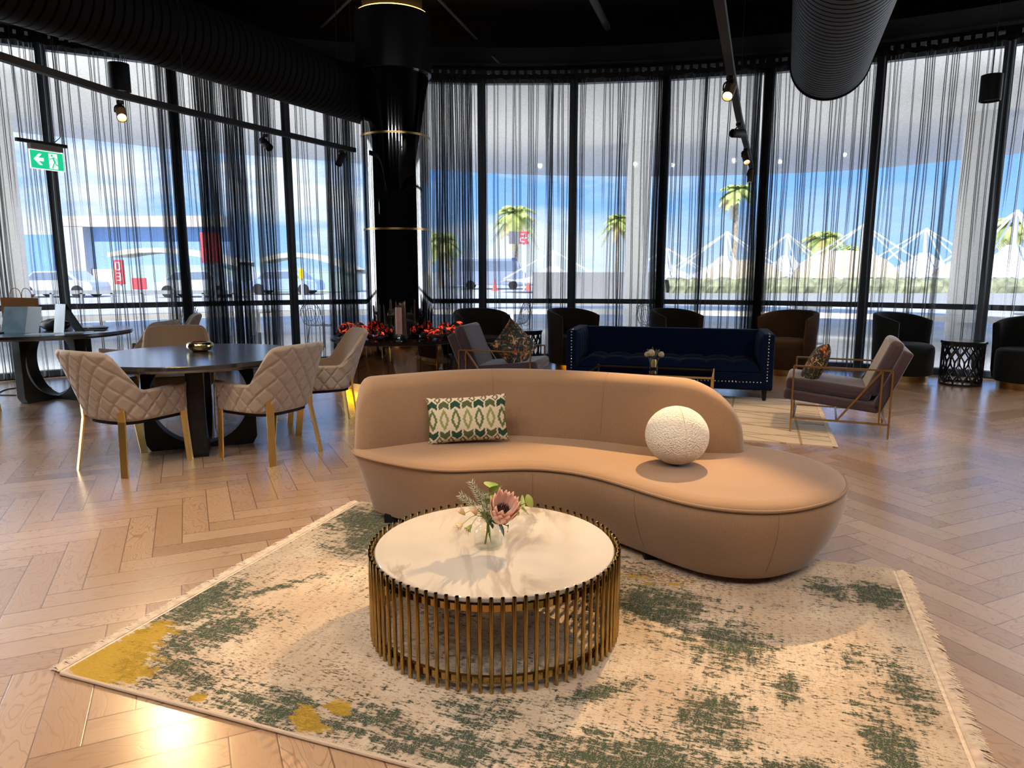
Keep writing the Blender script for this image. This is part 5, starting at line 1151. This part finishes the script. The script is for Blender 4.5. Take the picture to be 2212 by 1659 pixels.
sign(-24.05, 40, .35, 1.12, .40, 'small red sign with white figure outside left of tall red sign', (('3', -.10, .55, .36),))
sign(-14.6, 35, 1.75, 3.2, 1.0, 'large red sign outside behind densely gathered curtain'); sign(-21.1, 40.5, .30, .95, .8, 'short red sign outside right of tall red sign')
sign(-10.3, 35, .98, 1.48, .22, 'small yellow sign outside above gold bowl table', (), yel)
# cars
glass_d = mat('car_glass', (.20, .26, .36), .1); tyre = mat('tyre', (.02, .02, .02), .8)
def car(x, y, L_, h, col, lab, kind_='car', rz=0):
    t = thing(kind_, lab, 'car' if kind_ == 'car' else 'van', (x, y, -.03), rz, None); P = []; van = kind_ == 'van'; hw = .9
    side = [(-.5, .18), (-.5, .50), (-.47, .56), (-.36, .60), (-.22, .97), (.20, 1.0), (.34, .64), (.47, .58), (.5, .40), (.5, .18)] if not van else [(-.5, .15), (-.5, .95), (-.47, 1.0), (.36, 1.0), (.44, .60), (.5, .52), (.5, .15)]
    b = MB(); n = len(side); b.add([(u*L_, -hw, v*h) for u, v in side]+[(u*L_, hw, v*h) for u, v in side], [tuple(range(n)), tuple(reversed(range(n, 2*n)))]+[(i, n+i, n+(i+1) % n, (i+1) % n) for i in range(n)]); obj('car_body', b, mat('car_paint', col, .3, .2), t, smooth=0, bevel=.06)
    b = MB()
    for yy in (-hw-.005, hw+.005):
        q = [(-.32, .64), (-.21, .92), (.18, .94), (.28, .66)] if not van else [(-.45, .58), (-.45, .90), (.34, .90), (.40, .58)]
        b.add([(u*L_, yy, v*h) for u, v in q], [(0, 1, 2, 3)])
    obj('side_windows', b, glass_d, t, smooth=0)
    for u in (-.31, .31):
        for yy in (-hw, hw-.2): b = MB(); b.cyl((u*L_, yy-.02, .32), (u*L_, yy+.22, .32), .32, 20); obj('wheel', b, tyre, t, smooth=40)
car(-1.45, 52, 4.9, 2.25, (.34, .42, .62), 'blue van parked outside behind lattice table and curtains', 'van')
car(-23.9, 38, 4.2, 1.4, (.72, .76, .80), 'silver car parked outside over paper strewn table'); car(-16.6, 38, 4.2, 1.42, (.75, .80, .86), 'pale car parked outside behind gathered curtain over gold bowl table'); car(-13.3, 42, 4.2, 1.42, (.40, .55, .80), 'light blue car parked outside nearest yellow sign')
cone_m = mat('cone_red', (.90, .20, .16), .6)
for x, lab in ((-1.17, 'red traffic cone outside at rear of blue van'), (1.1, 'red traffic cone outside at front of blue van')):
    b = MB(); b.lathe([(.26, 0), (.26, .04), (.17, .05), (.05, .72), (.0001, .73)], 20); o = tag(obj('traffic_cone', b, cone_m, smooth=40), lab, 'cone', 'traffic cones outside'); o.location = (x, 48.5, -.03)
b = MB(); b.box((-16.3, 30.5, .48), (10.5, .08, .16)); [b.box((-21+k*1.3, 30.5, .2), (.1, .08, .5)) for k in range(8)]; tag(obj('guard_rail', b, mat('rail_grey', (.30, .33, .33), .7), smooth=0), 'grey guard rail outside before parked cars at left', 'rail')
# patio wire chairs
wire = mat('grey_wire', (.16, .17, .18), .5, .5)
def wchair(loc, rz, lab, first=None):
    if first: return dup(first, loc, rz, lab)
    t = thing('wire_chair', lab, 'chair', loc, rz, 'wire terrace chairs outside')
    b = MB()
    for k in range(9):
        u = (k-4)/4; hw = .20*u; top = .88-.10*u*u; b.tube(catmull([(hw*.9, .24, .44), (hw, -.14, .43), (hw*1.15, -.26, .52), (hw*1.2, -.33-.02*(1-u*u), top)], 14), .006, 5)
    rim = [(.20*1.2*sin(q), -.32, .60+.27*cos(q)) for q in [pi*k/12-pi/2 for k in range(13)]]; b.tube(rim, .009, 6)
    for k in range(5): y = .22-.09*k; b.tube([(-.19, y, .44), (0, y, .425), (.19, y, .44)], .006, 5)
    for r in (.10, .17): b.tube([(r*1.2*cos(2*pi*k/20), -.325, .62+r*1.2*sin(2*pi*k/20)) for k in range(20)], .005, 5, closed=True)
    obj('wire_shell', b, wire, t)
    for sx_ in (-1, 1):
        for sy_ in (-1, 1): b = MB(); b.cyl((sx_*.16, sy_*.14, .43), (sx_*.22, sy_*.22, -.03), .010, 6); obj('leg', b, wire, t)
    return t
w0 = wchair((-5.95, 12.45, 0), 2.6, 'wire terrace chair outside nearest gathered curtain behind gold bowl table')
for x, y, rz, lab in ((-3.60, 13.4, -2.2, 'wire terrace chair outside between gathered curtain and fireplace'), (-.02, 13.6, 1.1, 'wire terrace chair outside behind lattice table and curtains'), (2.75, 13.4, -1.0, 'wire terrace chair outside behind navy sofa'), (-1.9, 13.5, 2.4, 'wire terrace chair outside directly behind fireplace coals')): wchair((x, y, 0), rz, lab, w0)
pt0 = None
for x, y, lab in ((-4.75, 13.3, 'round white terrace table outside between wire chairs, behind gathered curtain'), (6.1, 14.5, 'round white terrace table outside behind plum armchair'), (9.2, 12.3, 'round white terrace table outside behind black green tub chair')):
    if pt0 is None:
        pt0 = thing('terrace_table', lab, 'table', (x, y, -.03), 0, 'white terrace tables outside'); b = MB(); b.lathe([(.0001, .72), (.42, .72), (.42, .745), (.0001, .745)], 40); obj('table_top', b, M['white'], pt0, smooth=40); b = MB(); b.lathe([(.26, 0), (.26, .02), (.035, .05), (.03, .72)], 24); obj('pedestal', b, wire, pt0, smooth=40)
    else: dup(pt0, (x, y, -.03), 0, lab)
